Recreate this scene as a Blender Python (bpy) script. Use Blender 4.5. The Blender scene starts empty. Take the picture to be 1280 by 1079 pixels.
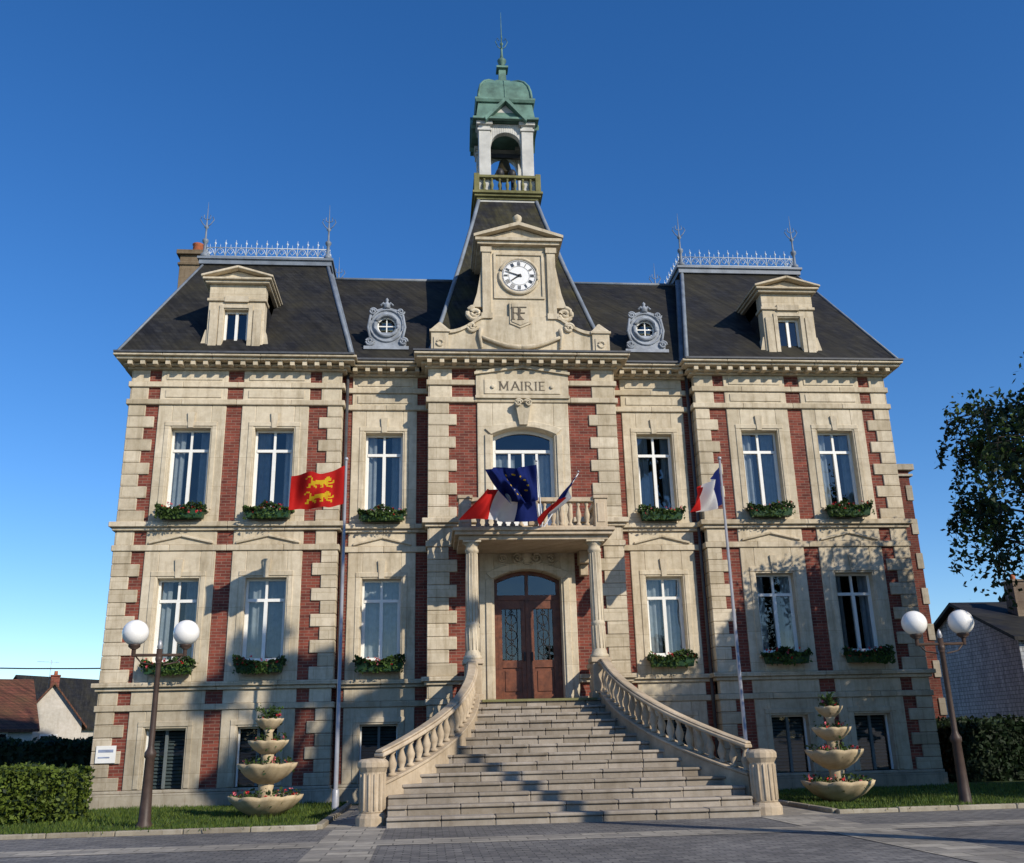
import bpy, bmesh, math, random
import numpy as np
from mathutils import Vector, Matrix
random.seed(7); rng=np.random.default_rng(7)
pi=math.pi
scene=bpy.context.scene
col=scene.collection

# ------------------------------------------------------------------ materials
def newmat(name):
    m=bpy.data.materials.new(name); m.use_nodes=True
    nt=m.node_tree; b=nt.nodes['Principled BSDF']
    return m,nt,b
def N(nt,t,**k):
    n=nt.nodes.new(t)
    for a,v in k.items(): setattr(n,a,v)
    return n
def ramp(nt,stops):
    r=nt.nodes.new('ShaderNodeValToRGB'); e=r.color_ramp.elements
    while len(e)<len(stops): e.new(.5)
    for x,(p,c) in zip(e,stops): x.position=p; x.color=(*c,1) if len(c)==3 else c
    return r
def coords(nt,wall=True):
    tc=N(nt,'ShaderNodeTexCoord')
    if not wall: return tc.outputs['Object']
    s=N(nt,'ShaderNodeSeparateXYZ'); nt.links.new(tc.outputs['Object'],s.inputs[0])
    a=N(nt,'ShaderNodeMath',operation='ADD'); nt.links.new(s.outputs[0],a.inputs[0]); nt.links.new(s.outputs[1],a.inputs[1])
    c=N(nt,'ShaderNodeCombineXYZ'); nt.links.new(a.outputs[0],c.inputs[0]); nt.links.new(s.outputs[2],c.inputs[1])
    return c.outputs[0]
def mixc(nt,fac,a,b,bt='MIX'):
    m=N(nt,'ShaderNodeMix',data_type='RGBA',blend_type=bt)
    for s,v in ((m.inputs[0],fac),(m.inputs[6],a),(m.inputs[7],b)):
        if hasattr(v,'links'): nt.links.new(v,s)
        elif isinstance(v,(int,float)): s.default_value=v
        else: s.default_value=(*v,1)
    return m.outputs[2]
def noise(nt,co,scale,detail=4,rough=.6,sc=(1,1,1)):
    mp=N(nt,'ShaderNodeMapping'); mp.inputs['Scale'].default_value=sc; nt.links.new(co,mp.inputs[0])
    n=N(nt,'ShaderNodeTexNoise'); n.inputs['Scale'].default_value=scale; n.inputs['Detail'].default_value=detail; n.inputs['Roughness'].default_value=rough
    nt.links.new(mp.outputs[0],n.inputs['Vector']); return n.outputs['Fac']
def bump(nt,b,h,strength=.3,dist=.01):
    bm=N(nt,'ShaderNodeBump'); bm.inputs['Strength'].default_value=strength; bm.inputs['Distance'].default_value=dist
    nt.links.new(h,bm.inputs['Height']); nt.links.new(bm.outputs[0],b.inputs['Normal'])
def simple(name,c,rough=.6,metal=0,var=.25,scale=6,spec=.3,bumpk=.15):
    m,nt,b=newmat(name); co=coords(nt,False)
    n=noise(nt,co,scale,5); r=ramp(nt,[(.3,tuple(x*(1-var) for x in c)),(.7,tuple(min(1,x*(1+var)) for x in c))])
    nt.links.new(n,r.inputs[0]); nt.links.new(r.outputs[0],b.inputs['Base Color'])
    b.inputs['Roughness'].default_value=rough; b.inputs['Metallic'].default_value=metal; b.inputs['Specular IOR Level'].default_value=spec
    if bumpk: bump(nt,b,noise(nt,co,scale*8,3),bumpk,.01)
    return m
def stonemat(name,base,dark,joints=(.62,.29),grime=.6,low=False,isl=.2):
    m,nt,b=newmat(name); co=coords(nt,True); c3=coords(nt,False)
    n1=noise(nt,c3,.8,5); r1=ramp(nt,[(.34,dark),(.60,base)]); nt.links.new(n1,r1.inputs[0])
    n2=noise(nt,c3,7,6,.7); r2=ramp(nt,[(.25,(.76,.73,.68)),(.62,(1.04,1.04,1.03))]); nt.links.new(n2,r2.inputs[0])
    c=mixc(nt,.8,r1.outputs[0],r2.outputs[0],'MULTIPLY')
    n3=noise(nt,co,2.0,6,.68,(2.8,.30,1)); r3=ramp(nt,[(.48,(1,1,1)),(.62,(.74,.71,.66)),(.76,(.44,.43,.40))]); nt.links.new(n3,r3.inputs[0])
    c=mixc(nt,grime,c,r3.outputs[0],'MULTIPLY')
    n4=noise(nt,c3,.35,6,.75); r4=ramp(nt,[(.5,(1,1,1)),(.72,(.62,.61,.58))]); nt.links.new(n4,r4.inputs[0])
    c=mixc(nt,grime,c,r4.outputs[0],'MULTIPLY')
    if joints:
        br=N(nt,'ShaderNodeTexBrick'); nt.links.new(co,br.inputs['Vector'])
        br.inputs['Scale'].default_value=1; br.inputs['Brick Width'].default_value=joints[0]; br.inputs['Row Height'].default_value=joints[1]
        br.inputs['Mortar Size'].default_value=.005; br.inputs['Mortar Smooth'].default_value=.3
        br.inputs['Color1'].default_value=(1,1,1,1); br.inputs['Color2'].default_value=(.89,.875,.85,1); br.inputs['Mortar'].default_value=(.66,.62,.56,1)
        c=mixc(nt,1.0,c,br.outputs['Color'],'MULTIPLY')
    if isl:
        ge=N(nt,'ShaderNodeNewGeometry'); ri=ramp(nt,[(0,(1-isl,1-isl*1.08,1-isl*1.25)),(.5,(.96,.955,.94)),(1,(1.05,1.05,1.05))]); nt.links.new(ge.outputs['Random Per Island'],ri.inputs[0]); c=mixc(nt,1.0,c,ri.outputs[0],'MULTIPLY')
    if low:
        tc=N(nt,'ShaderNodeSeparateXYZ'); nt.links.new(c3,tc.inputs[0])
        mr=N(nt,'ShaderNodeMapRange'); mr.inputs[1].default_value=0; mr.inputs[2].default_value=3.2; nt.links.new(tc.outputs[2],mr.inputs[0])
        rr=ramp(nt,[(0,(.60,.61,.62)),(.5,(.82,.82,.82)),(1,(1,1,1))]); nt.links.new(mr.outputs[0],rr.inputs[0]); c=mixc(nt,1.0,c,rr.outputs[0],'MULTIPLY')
    nt.links.new(c,b.inputs['Base Color']); b.inputs['Roughness'].default_value=.85; b.inputs['Specular IOR Level'].default_value=.2
    bump(nt,b,noise(nt,c3,22,5,.7),.3,.012)
    return m
def brickmat(name='red_brick',k=1.0):
    m,nt,b=newmat(name); co=coords(nt,True); c3=coords(nt,False)
    br=N(nt,'ShaderNodeTexBrick'); nt.links.new(co,br.inputs['Vector'])
    br.inputs['Scale'].default_value=1; br.inputs['Brick Width'].default_value=.22; br.inputs['Row Height'].default_value=.07
    br.inputs['Mortar Size'].default_value=.006; br.inputs['Bias'].default_value=-.1
    br.inputs['Color1'].default_value=(.25*k,.066*k,.044*k,1); br.inputs['Color2'].default_value=(.12*k,.034*k,.027*k,1); br.inputs['Mortar'].default_value=(.24*k,.165*k,.125*k,1)
    n=noise(nt,c3,3,6,.7); r=ramp(nt,[(.3,(.58,.57,.57)),(.7,(1.12,1.08,1.05))]); nt.links.new(n,r.inputs[0])
    c=mixc(nt,1.0,br.outputs['Color'],r.outputs[0],'MULTIPLY')
    nt.links.new(c,b.inputs['Base Color']); b.inputs['Roughness'].default_value=.85; b.inputs['Specular IOR Level'].default_value=.2
    bump(nt,b,br.outputs['Fac'],-.4,.01); return m
def slatemat(name,c1,c2,moss=.5,mosscol=(.10,.095,.035)):
    m,nt,b=newmat(name); c3=coords(nt,False); co=coords(nt,True)
    br=N(nt,'ShaderNodeTexBrick'); nt.links.new(co,br.inputs['Vector'])
    br.inputs['Scale'].default_value=1; br.inputs['Brick Width'].default_value=.2; br.inputs['Row Height'].default_value=.13
    br.inputs['Mortar Size'].default_value=.006; br.inputs['Color1'].default_value=(*c1,1); br.inputs['Color2'].default_value=(*c2,1); br.inputs['Mortar'].default_value=(.008,.008,.01,1)
    n=noise(nt,c3,.8,6,.7); r=ramp(nt,[(.40,(0,0,0)),(.66,(1,1,1))]); nt.links.new(n,r.inputs[0])
    mm=N(nt,'ShaderNodeMath',operation='MULTIPLY'); nt.links.new(r.outputs[0],mm.inputs[0]); mm.inputs[1].default_value=moss
    c=mixc(nt,mm.outputs[0],br.outputs['Color'],mosscol)
    n2=noise(nt,co,3,4,.6,(3,.3,1)); r2=ramp(nt,[(.3,(.55,.55,.55)),(.7,(1.25,1.25,1.25))]); nt.links.new(n2,r2.inputs[0])
    c=mixc(nt,1.0,c,r2.outputs[0],'MULTIPLY')
    nt.links.new(c,b.inputs['Base Color']); b.inputs['Roughness'].default_value=.7; b.inputs['Specular IOR Level'].default_value=.2
    bump(nt,b,br.outputs['Fac'],-.5,.01); return m
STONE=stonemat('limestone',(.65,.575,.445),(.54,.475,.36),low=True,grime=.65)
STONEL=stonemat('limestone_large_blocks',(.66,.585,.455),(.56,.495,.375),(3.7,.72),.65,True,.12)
STONEP=stonemat('limestone_carved',(.64,.565,.435),(.50,.44,.335),None,.7,isl=.1)
BRICK=brickmat(); BRICKD=brickmat('shaded_brick',.62)  # second brick: darker copy with the rear wing's shade put into its colour
PLINTH=stonemat('plinth_stone',(.42,.385,.31),(.29,.26,.21),(.9,.29))
STEP=stonemat('step_stone',(.36,.32,.27),(.24,.21,.175),None,.5,isl=.3)
BALU=stonemat('balustrade_stone',(.55,.455,.335),(.38,.31,.225),None,.65,isl=.15)
MOSSY=stonemat('mossy_stone',(.22,.215,.10),(.12,.12,.055),None,.6)
SLATE=slatemat('slate',(.024,.0245,.027),(.012,.0125,.015),.65,(.044,.039,.022))
SLATET=slatemat('slate_tower',(.026,.027,.032),(.014,.015,.018),.8,(.075,.067,.020))
ZINC=simple('zinc',(.17,.20,.24),.5,.0,.25,3)
ZINCL=simple('zinc_cresting',(.46,.52,.58),.5,0,.15,5)
ZINCD=simple('dormer_zinc',(.25,.28,.32),.55,0,.35,4)
COPPER=simple('verdigris_copper',(.10,.185,.15),.6,0,.5,2.0)
WHITEP=simple('white_paint',(.74,.74,.70),.45,0,.06,4,.4,0)
TOWERP=simple('tower_grey_paint',(.48,.48,.45),.6,0,.2,3)
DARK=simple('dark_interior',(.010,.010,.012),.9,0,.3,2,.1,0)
BLACK=simple('black_iron',(.02,.02,.022),.5,0,.2,5)
POLEB=simple('lamp_post_paint',(.055,.036,.028),.5,0,.3,6)
ALU=simple('aluminium_pole',(.36,.37,.39),.4,.3,.1,5)
WOOD=simple('oak_door',(.135,.045,.020),.45,0,.45,7,.4)
CURT=simple('net_curtain',(.56,.58,.60),.9,0,.15,8,.1,0)
SHUT=simple('grey_blind',(.11,.13,.13),.6,0,.15,8)
POT=simple('terracotta',(.36,.11,.05),.8,0,.3,8)
BOXG=simple('green_planter_plastic',(.02,.06,.025),.5,0,.2,5)
LEAF=simple('leaves',(.055,.10,.02),.6,0,.6,3,.3,0)
LEAFD=simple('dark_leaves',(.022,.042,.016),.6,0,.5,3,.3,0)
LEAFH=simple('hedge_leaves',(.11,.155,.022),.6,0,.5,5,.3,0)
BARK=simple('bark',(.08,.06,.045),.9,0,.3,6)
RED=simple('red_petals',(.45,.02,.02),.6,0,.3,9,.3,0)
PINK=simple('pink_petals',(.55,.12,.15),.6,0,.3,9,.3,0)
CREAM=stonemat('cast_planter_stone',(.58,.47,.31),(.42,.34,.22),None,.6,isl=.08)
FR=simple('flag_red',(.46,.018,.016),.8,0,.08,4,.1,0); FW=simple('flag_white',(.66,.66,.66),.8,0,.05,4,.1,0)
FB=simple('flag_blue',(.010,.020,.12),.8,0,.1,4,.1,0); FY=simple('flag_yellow',(.58,.38,.02),.8,0,.1,4,.1,0)
for m in (LEAF,LEAFD,LEAFH,CURT,FR,FW,FB,FY):
    nt=m.node_tree; b=nt.nodes['Principled BSDF']; out=nt.nodes['Material Output']
    t=N(nt,'ShaderNodeBsdfTranslucent'); src=b.inputs['Base Color'].links[0].from_socket; nt.links.new(src,t.inputs[0])
    mx=N(nt,'ShaderNodeMixShader'); mx.inputs[0].default_value=.35; nt.links.new(b.outputs[0],mx.inputs[1]); nt.links.new(t.outputs[0],mx.inputs[2]); nt.links.new(mx.outputs[0],out.inputs[0])
GLASS,nt,b=newmat('window_glass'); nt.nodes.remove(b); out=nt.nodes['Material Output']
tr=N(nt,'ShaderNodeBsdfTransparent'); tr.inputs[0].default_value=(.66,.72,.74,1)
gl=N(nt,'ShaderNodeBsdfGlossy'); gl.inputs['Roughness'].default_value=.02
fr=N(nt,'ShaderNodeFresnel'); fr.inputs[0].default_value=1.55
ad=N(nt,'ShaderNodeMath',operation='ADD'); nt.links.new(fr.outputs[0],ad.inputs[0]); ad.inputs[1].default_value=.05
bm_=N(nt,'ShaderNodeBump'); bm_.inputs['Strength'].default_value=.2; bm_.inputs['Distance'].default_value=.02
nt.links.new(noise(nt,coords(nt,False),1.9,2),bm_.inputs['Height']); nt.links.new(bm_.outputs[0],gl.inputs['Normal'])
mx=N(nt,'ShaderNodeMixShader'); nt.links.new(ad.outputs[0],mx.inputs[0]); nt.links.new(tr.outputs[0],mx.inputs[1]); nt.links.new(gl.outputs[0],mx.inputs[2]); nt.links.new(mx.outputs[0],out.inputs[0])
GLOBE,nt,b=newmat('opal_globe'); b.inputs['Base Color'].default_value=(.82,.81,.77,1); b.inputs['Roughness'].default_value=.25
CLOCKW=simple('clock_enamel',(.80,.80,.78),.3,0,.02,4,.5,0)

# ------------------------------------------------------------------ mesh builder
class M:
    def __init__(s,name,mats,parent=None,bevel=0):
        s.name=name; s.mats=mats if isinstance(mats,list) else [mats]; s.v=[];s.f=[];s.mi=[];s.sm=[];s.parent=parent;s.bevel=bevel;s.m=0
    def add(s,vs,fs,smooth=False):
        o=len(s.v); s.v+= [tuple(p) for p in vs]
        for f in fs: s.f.append(tuple(o+i for i in f)); s.mi.append(s.m); s.sm.append(smooth)
    def box(s,x0,x1,y0,y1,z0,z1):
        if x0>x1:x0,x1=x1,x0
        s.add([(x0,y0,z0),(x1,y0,z0),(x1,y1,z0),(x0,y1,z0),(x0,y0,z1),(x1,y0,z1),(x1,y1,z1),(x0,y1,z1)],
              [(0,3,2,1),(4,5,6,7),(0,1,5,4),(1,2,6,5),(2,3,7,6),(3,0,4,7)])
    def hexa(s,P):
        s.add(P,[(0,3,2,1),(4,5,6,7),(0,1,5,4),(1,2,6,5),(2,3,7,6),(3,0,4,7)])
    def prism(s,poly,y0,y1):
        n=len(poly); vs=[(x,y0,z) for x,z in poly]+[(x,y1,z) for x,z in poly]
        s.add(vs,[tuple(range(n)),tuple(range(2*n-1,n-1,-1))]+[(i,i+n,(i+1)%n+n,(i+1)%n) for i in range(n)])
    def lathe(s,prof,c,seg=12,axis='z',smooth=True,sq=False):
        vs=[];fs=[]
        for r,h in prof:
            for k in range(seg):
                a=2*pi*k/seg+(pi/4 if sq else 0); rr=r*(math.sqrt(2) if sq else 1)
                p=(rr*math.cos(a),rr*math.sin(a),h)
                if axis=='y': p=(p[0],h,p[1])
                if axis=='x': p=(h,p[0],p[1])
                vs.append((c[0]+p[0],c[1]+p[1],c[2]+p[2]))
        n=len(prof)
        for i in range(n-1):
            for k in range(seg):
                k2=(k+1)%seg; fs.append((i*seg+k,i*seg+k2,(i+1)*seg+k2,(i+1)*seg+k))
        fs.append(tuple(range(seg))); fs.append(tuple((n-1)*seg+k for k in range(seg)))
        s.add(vs,fs,smooth and not sq)
    def sphere(s,c,r,seg=16,rings=10,sc=(1,1,1)):
        vs=[];fs=[]
        for i in range(rings+1):
            t=pi*i/rings
            for k in range(seg):
                a=2*pi*k/seg; vs.append((c[0]+sc[0]*r*math.sin(t)*math.cos(a),c[1]+sc[1]*r*math.sin(t)*math.sin(a),c[2]+sc[2]*r*math.cos(t)))
        for i in range(rings):
            for k in range(seg):
                k2=(k+1)%seg; fs.append((i*seg+k,i*seg+k2,(i+1)*seg+k2,(i+1)*seg+k))
        s.add(vs,fs,True)
    def tube(s,pts,r,seg=6,r1=None):
        pts=[Vector(p) for p in pts]; n=len(pts); vs=[];fs=[]
        for i,p in enumerate(pts):
            d=(pts[min(i+1,n-1)]-pts[max(i-1,0)]).normalized()
            a=d.orthogonal().normalized() if abs(d.z)>.95 else d.cross(Vector((0,0,1))).normalized()
            b=d.cross(a); rr=r if r1 is None else r+(r1-r)*i/(n-1)
            for k in range(seg):
                t=2*pi*k/seg; vs.append(p+a*rr*math.cos(t)+b*rr*math.sin(t))
        for i in range(n-1):
            for k in range(seg):
                k2=(k+1)%seg; fs.append((i*seg+k,i*seg+k2,(i+1)*seg+k2,(i+1)*seg+k))
        fs.append(tuple(range(seg))); fs.append(tuple((n-1)*seg+k for k in range(seg)))
        s.add(vs,fs,True)
    def ring(s,c,R,r,axis='y',a0=0,a1=2*pi,n=20,sx=1,sz=1):
        pts=[]
        for i in range(n+1):
            a=a0+(a1-a0)*i/n
            if axis=='y': pts.append((c[0]+R*sx*math.cos(a),c[1],c[2]+R*sz*math.sin(a)))
            else: pts.append((c[0]+R*math.cos(a),c[1]+R*math.sin(a),c[2]))
        s.tube(pts,r,6)
    def spiral(s,c,R,r,turn=1.75,sgn=1,a0=0,n=26):
        pts=[]
        for i in range(n+1):
            t=i/n; a=a0+sgn*2*pi*turn*t; rr=R*(1-.85*t); pts.append((c[0]+rr*math.cos(a),c[1]-.02*t,c[2]+rr*math.sin(a)))
        s.tube(pts,r,6,r*.7)
    def leaves(s,P,size,mi=0):
        P=np.asarray(P); n=len(P)
        if n==0: return
        a=rng.normal(size=(n,3)); a/=np.linalg.norm(a,axis=1)[:,None]
        b=rng.normal(size=(n,3)); b-= (a*b).sum(1)[:,None]*a; b/=np.linalg.norm(b,axis=1)[:,None]
        sz=size*(.6+.8*rng.random(n))[:,None]; o=len(s.v)
        V=np.stack([P-a*sz,P+b*sz*.55,P+a*sz,P-b*sz*.55],1).reshape(-1,3)
        s.v+= [tuple(x) for x in V.tolist()]
        s.f+= [(o+4*i,o+4*i+1,o+4*i+2,o+4*i+3) for i in range(n)]; s.mi+=[mi]*n; s.sm+=[False]*n
    def build(s,loc=None,recalc=True):
        me=bpy.data.meshes.new(s.name); me.from_pydata(s.v,[],s.f)
        for m in s.mats: me.materials.append(m)
        me.polygons.foreach_set('material_index',s.mi); me.polygons.foreach_set('use_smooth',s.sm)
        if recalc:
            bm=bmesh.new(); bm.from_mesh(me); bmesh.ops.recalc_face_normals(bm,faces=bm.faces); bm.to_mesh(me); bm.free()
        me.update()
        o=bpy.data.objects.new(s.name,me); col.objects.link(o)
        if s.parent: o.parent=s.parent
        if loc: o.location=loc
        if s.bevel:
            mod=o.modifiers.new('bevel','BEVEL'); mod.width=s.bevel; mod.segments=1; mod.limit_method='ANGLE'; mod.angle_limit=.7
        return o
def empty(name,loc=(0,0,0)):
    e=bpy.data.objects.new(name,None); col.objects.link(e); e.location=loc; return e

# ================================================================== TOWN HALL
TH=empty('town_hall')
XW=9.60; XI=4.5; XC=2.32
YP,YI,YC=0.0,.35,-.3
stone=M('stone_dressings',STONE,TH,.012)
surr=M('stone_surrounds',STONEL,TH,.012)
carv=M('carved_stone',STONEP,TH,.008)
brick=M('brick_walls',BRICK,TH)
plinth=M('plinth',PLINTH,TH,.015)
frames=M('window_frames',WHITEP,TH)
glass=M('window_panes',GLASS,TH)
curt=M('curtains',CURT,TH)
dark=M('interior',DARK,TH)
grille=M('basement_blinds',[SHUT,BLACK],TH)

def wallholes(x0,x1,z0,z1,holes,y,depth=.3):
    xs=sorted({x0,x1,*[h[0] for h in holes],*[h[1] for h in holes]}); zs=sorted({z0,z1,*[h[2] for h in holes],*[h[3] for h in holes]})
    for i in range(len(xs)-1):
        for j in range(len(zs)-1):
            cx=(xs[i]+xs[i+1])/2; cz=(zs[j]+zs[j+1])/2
            if any(h[0]<cx<h[1] and h[2]<cz<h[3] for h in holes): continue
            brick.add([(xs[i],y,zs[j]),(xs[i+1],y,zs[j]),(xs[i+1],y,zs[j+1]),(xs[i],y,zs[j+1])],[(0,1,2,3)])
    for a,b,c,d in holes:
        brick.add([(a,y,c),(b,y,c),(b,y,d),(a,y,d),(a,y+depth,c),(b,y+depth,c),(b,y+depth,d),(a,y+depth,d)],[(0,1,5,4),(1,2,6,5),(2,3,7,6),(3,0,4,7)])
def curtain(xa,xb,z0,z1,y,amp=.03,mesh=None):
    n=max(8,int((xb-xa)/.025)); vs=[]
    ph=random.random()*6
    for i in range(n+1):
        x=xa+(xb-xa)*i/n; yy=y+amp*math.sin(i*1.25+ph)+amp*.5*math.sin(i*.47+ph)
        vs+=[(x,yy,z0),(x,yy,z1)]
    (mesh or curt).add(vs,[(2*i,2*i+2,2*i+3,2*i+1) for i in range(n)],True)
def window(xc,hw,z0,z1,yf,kind=0):
    y0,y1=yf+.17,yf+.23; t=.05
    fb=frames.box
    if kind==2:
        for s in(-1,1): fb(xc+s*hw,xc+s*(hw-.035),y0,y1,z0,z1)
        grille.m=0; fb(xc-hw+.035,xc+hw-.035,y0,y1,z1-.035,z1)
        grille.box(xc-.03,xc+.03,y0-.01,y1,z0,z1-.035)
        n=int((z1-z0)/.075)
        for i in range(n): grille.hexa([(xc-hw+.04,y1+.10,z0+i*.075),(xc+hw-.04,y1+.10,z0+i*.075),(xc+hw-.04,y1+.14,z0+i*.075+.05),(xc-hw+.04,y1+.14,z0+i*.075+.05),(xc-hw+.04,y1+.10,z0+i*.075+.01),(xc+hw-.04,y1+.10,z0+i*.075+.01),(xc+hw-.04,y1+.14,z0+i*.075+.06),(xc-hw+.04,y1+.14,z0+i*.075+.06)])
        glass.add([(xc-hw+.04,y1-.02,z0),(xc+hw-.04,y1-.02,z0),(xc+hw-.04,y1-.03,z1),(xc-hw+.04,y1-.03,z1)],[(0,1,2,3)])
        return
    fb(xc-hw,xc-hw+t,y0,y1,z0,z1); fb(xc+hw-t,xc+hw,y0,y1,z0,z1)
    fb(xc-hw+t,xc+hw-t,y0,y1,z0,z0+t+.02); fb(xc-hw+t,xc+hw-t,y0,y1,z1-t,z1)
    zt=z0+(z1-z0)*.74
    fb(xc-hw+t,xc+hw-t,y0-.015,y1,zt-.035,zt+.035)
    fb(xc-.04,xc+.04,y0-.02,y1-.002,z0+t+.02,zt-.035); fb(xc-.028,xc+.028,y0,y1-.002,zt+.035,z1-t)
    for s in(-1,1):
        a=xc+s*.04; b_=xc+s*(hw-t)
        fb(b_-s*.03,b_,y0+.012,y1-.01,z0+t+.02,zt-.035)
        fb(a,b_-s*.03,y0+.012,y1-.01,z0+t+.02,z0+t+.06)
    for s in(-1,1):
        a,b_=sorted((xc+s*.03,xc+s*(hw-t)))
        th=random.uniform(-.014,.014); tz=random.uniform(-.02,.01)
        glass.add([(a,y1-.03-th,z0+t),(b_,y1-.03+th,z0+t),(b_,y1-.03+th+tz,z1-t),(a,y1-.03-th+tz,z1-t)],[(0,1,2,3)])
    if kind==0:
        wl=random.uniform(.32,.52)*hw*1.5; wr=random.uniform(.32,.52)*hw*1.5
        curtain(xc-hw,xc-hw+wl,z0,z1,yf+.31); curtain(xc+hw-wr,xc+hw,z0,z1,yf+.31)
    elif kind==1:
        g=random.uniform(.02,.2)
        curtain(xc-hw,xc-g*hw,z0,z1-.02,yf+.31,.02); curtain(xc+g*hw,xc+hw,z0,z1-.02,yf+.32,.02)
def hexgable(xc,hw,z0,z1,y0,y1,t=.06):
    for s in(-1,1):
        stone.hexa([(xc+s*hw,y0,z0),(xc,y0,z1-t),(xc,y1,z1-t),(xc+s*hw,y1,z0),(xc+s*hw,y0,z0+t),(xc,y0,z1),(xc,y1,z1),(xc+s*hw,y1,z0+t)])
def surround(xc,hw,sw,z0,z1,zb,zt,yf,sill=True,key=True):
    y0=yf-.035;y1=yf+.27
    for s in(-1,1): surr.box(xc+s*hw,xc+s*sw,y0,y1,zb,zt)
    surr.box(xc-hw,xc+hw,y0,y1,z1,zt)
    if z0-zb>.02: surr.box(xc-hw,xc+hw,y0,y1,zb,z0-.001)
    aw=.12
    for s in(-1,1): surr.box(xc+s*(hw+.035),xc+s*(hw+.035+aw),y0-.02,y0+.02,z0,z1+.04)
    surr.box(xc-hw-.035-aw,xc+hw+.035+aw,y0-.023,y0+.02,z1+.04,z1+.04+aw)
    if key:
        carv.hexa([(xc-.06,y0-.04,z1+.001),(xc+.06,y0-.04,z1+.001),(xc+.06,y0+.02,z1+.001),(xc-.06,y0+.02,z1+.001),(xc-.09,y0-.05,zt-.2),(xc+.09,y0-.05,zt-.2),(xc+.09,y0+.02,zt-.2),(xc-.09,y0+.02,zt-.2)])
    if sill: surr.box(xc-hw-.12,xc+hw+.12,y0-.09,yf+.18,z0-.07,z0-.002)
def quoins(xa,sgn,yf,z0,z1,L=.62,S=.42,h=.29):
    n=round((z1-z0)/h); h=(z1-z0)/n
    for i in range(n):
        w=(L if i%2==0 else S)+random.uniform(-.015,.015)
        x0,x1=sorted((xa+sgn*.03,xa-sgn*w))
        stone.box(x0,x1,yf-.04-random.random()*.004,yf+.5,z0+i*h+.004,z0+(i+1)*h-.004)

Z1=(6.63,8.67); Z0=(3.07,5.0); ZB=(.42,1.67)
def bands(x0,x1,yf,o0=0,o1=0,gap=None):
    def bd(z0,z1,p,m=stone,ps=None):
        ps=p if ps is None else ps
        segs=[(x0-(ps if o0 else 0),x1+(ps if o1 else 0))]
        if gap and (2.0<z0<3 or 5.7<z0<6.4): segs=[(segs[0][0],-gap),(gap,segs[0][1])]
        for a,b in segs:
            k=max(1,round((b-a)/1.25))
            for j in range(k): m.box(a+(b-a)*j/k+(.0015 if j else 0),a+(b-a)*(j+1)/k-(.0015 if j<k-1 else 0),yf-p,yf+.45+p*.1,z0,z1)
    bd(9.72,9.86,.075); bd(9.26,9.40,.085)
    bd(6.20,6.32,.16); bd(6.12,6.197,.09); bd(5.64,5.78,.07)
    bd(2.56,2.66,.16); bd(2.48,2.557,.09); bd(2.05,2.18,.07)
    bd(10.17,10.235,.11); bd(10.235,10.30,.20); bd(10.318,10.385,.42,ps=.32); bd(10.388,10.45,.50,ps=.38)
    L=x1-x0; n=round(L/.30)
    for i in range(n+1):
        x=x0+L*i/n
        carv.box(x-.055,x+.055,yf-.37,yf-.1,10.205,10.317)
    plinth.box(x0-(.08 if o0 else 0),x1+(.08 if o1 else 0),yf-.11,yf+.4,-.1,.33)
    plinth.box(x0-(.05 if o0 else 0),x1+(.05 if o1 else 0),yf-.07,yf+.4,.331,.40)
def panels(x0,x1,yf,piers,gap=None):
    xs=[x0]
    for a,b in piers: xs+=[a,b]
    xs.append(x1)
    for z0,z1 in((9.862,10.17),(9.402,9.718),(5.782,6.118),(2.182,2.478)):
        for i in range(0,len(xs),2):
            if xs[i+1]-xs[i]>.02:
                if gap and z0<6.2 and xs[i]<0<xs[i+1]:
                    for a,b in((xs[i],-gap),(gap,xs[i+1])):
                        if b-a>.03: stone.box(a,b,yf-.03,yf+.2,z0,z1)
                    continue
                surr.box(xs[i],xs[i+1],yf-.03,yf+.2,z0,z1)
                if xs[i+1]-xs[i]>1 and z0>9: carv.box(xs[i]+.14,xs[i+1]-.14,yf-.05,yf-.025,z0+.06,z1-.06)

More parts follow.
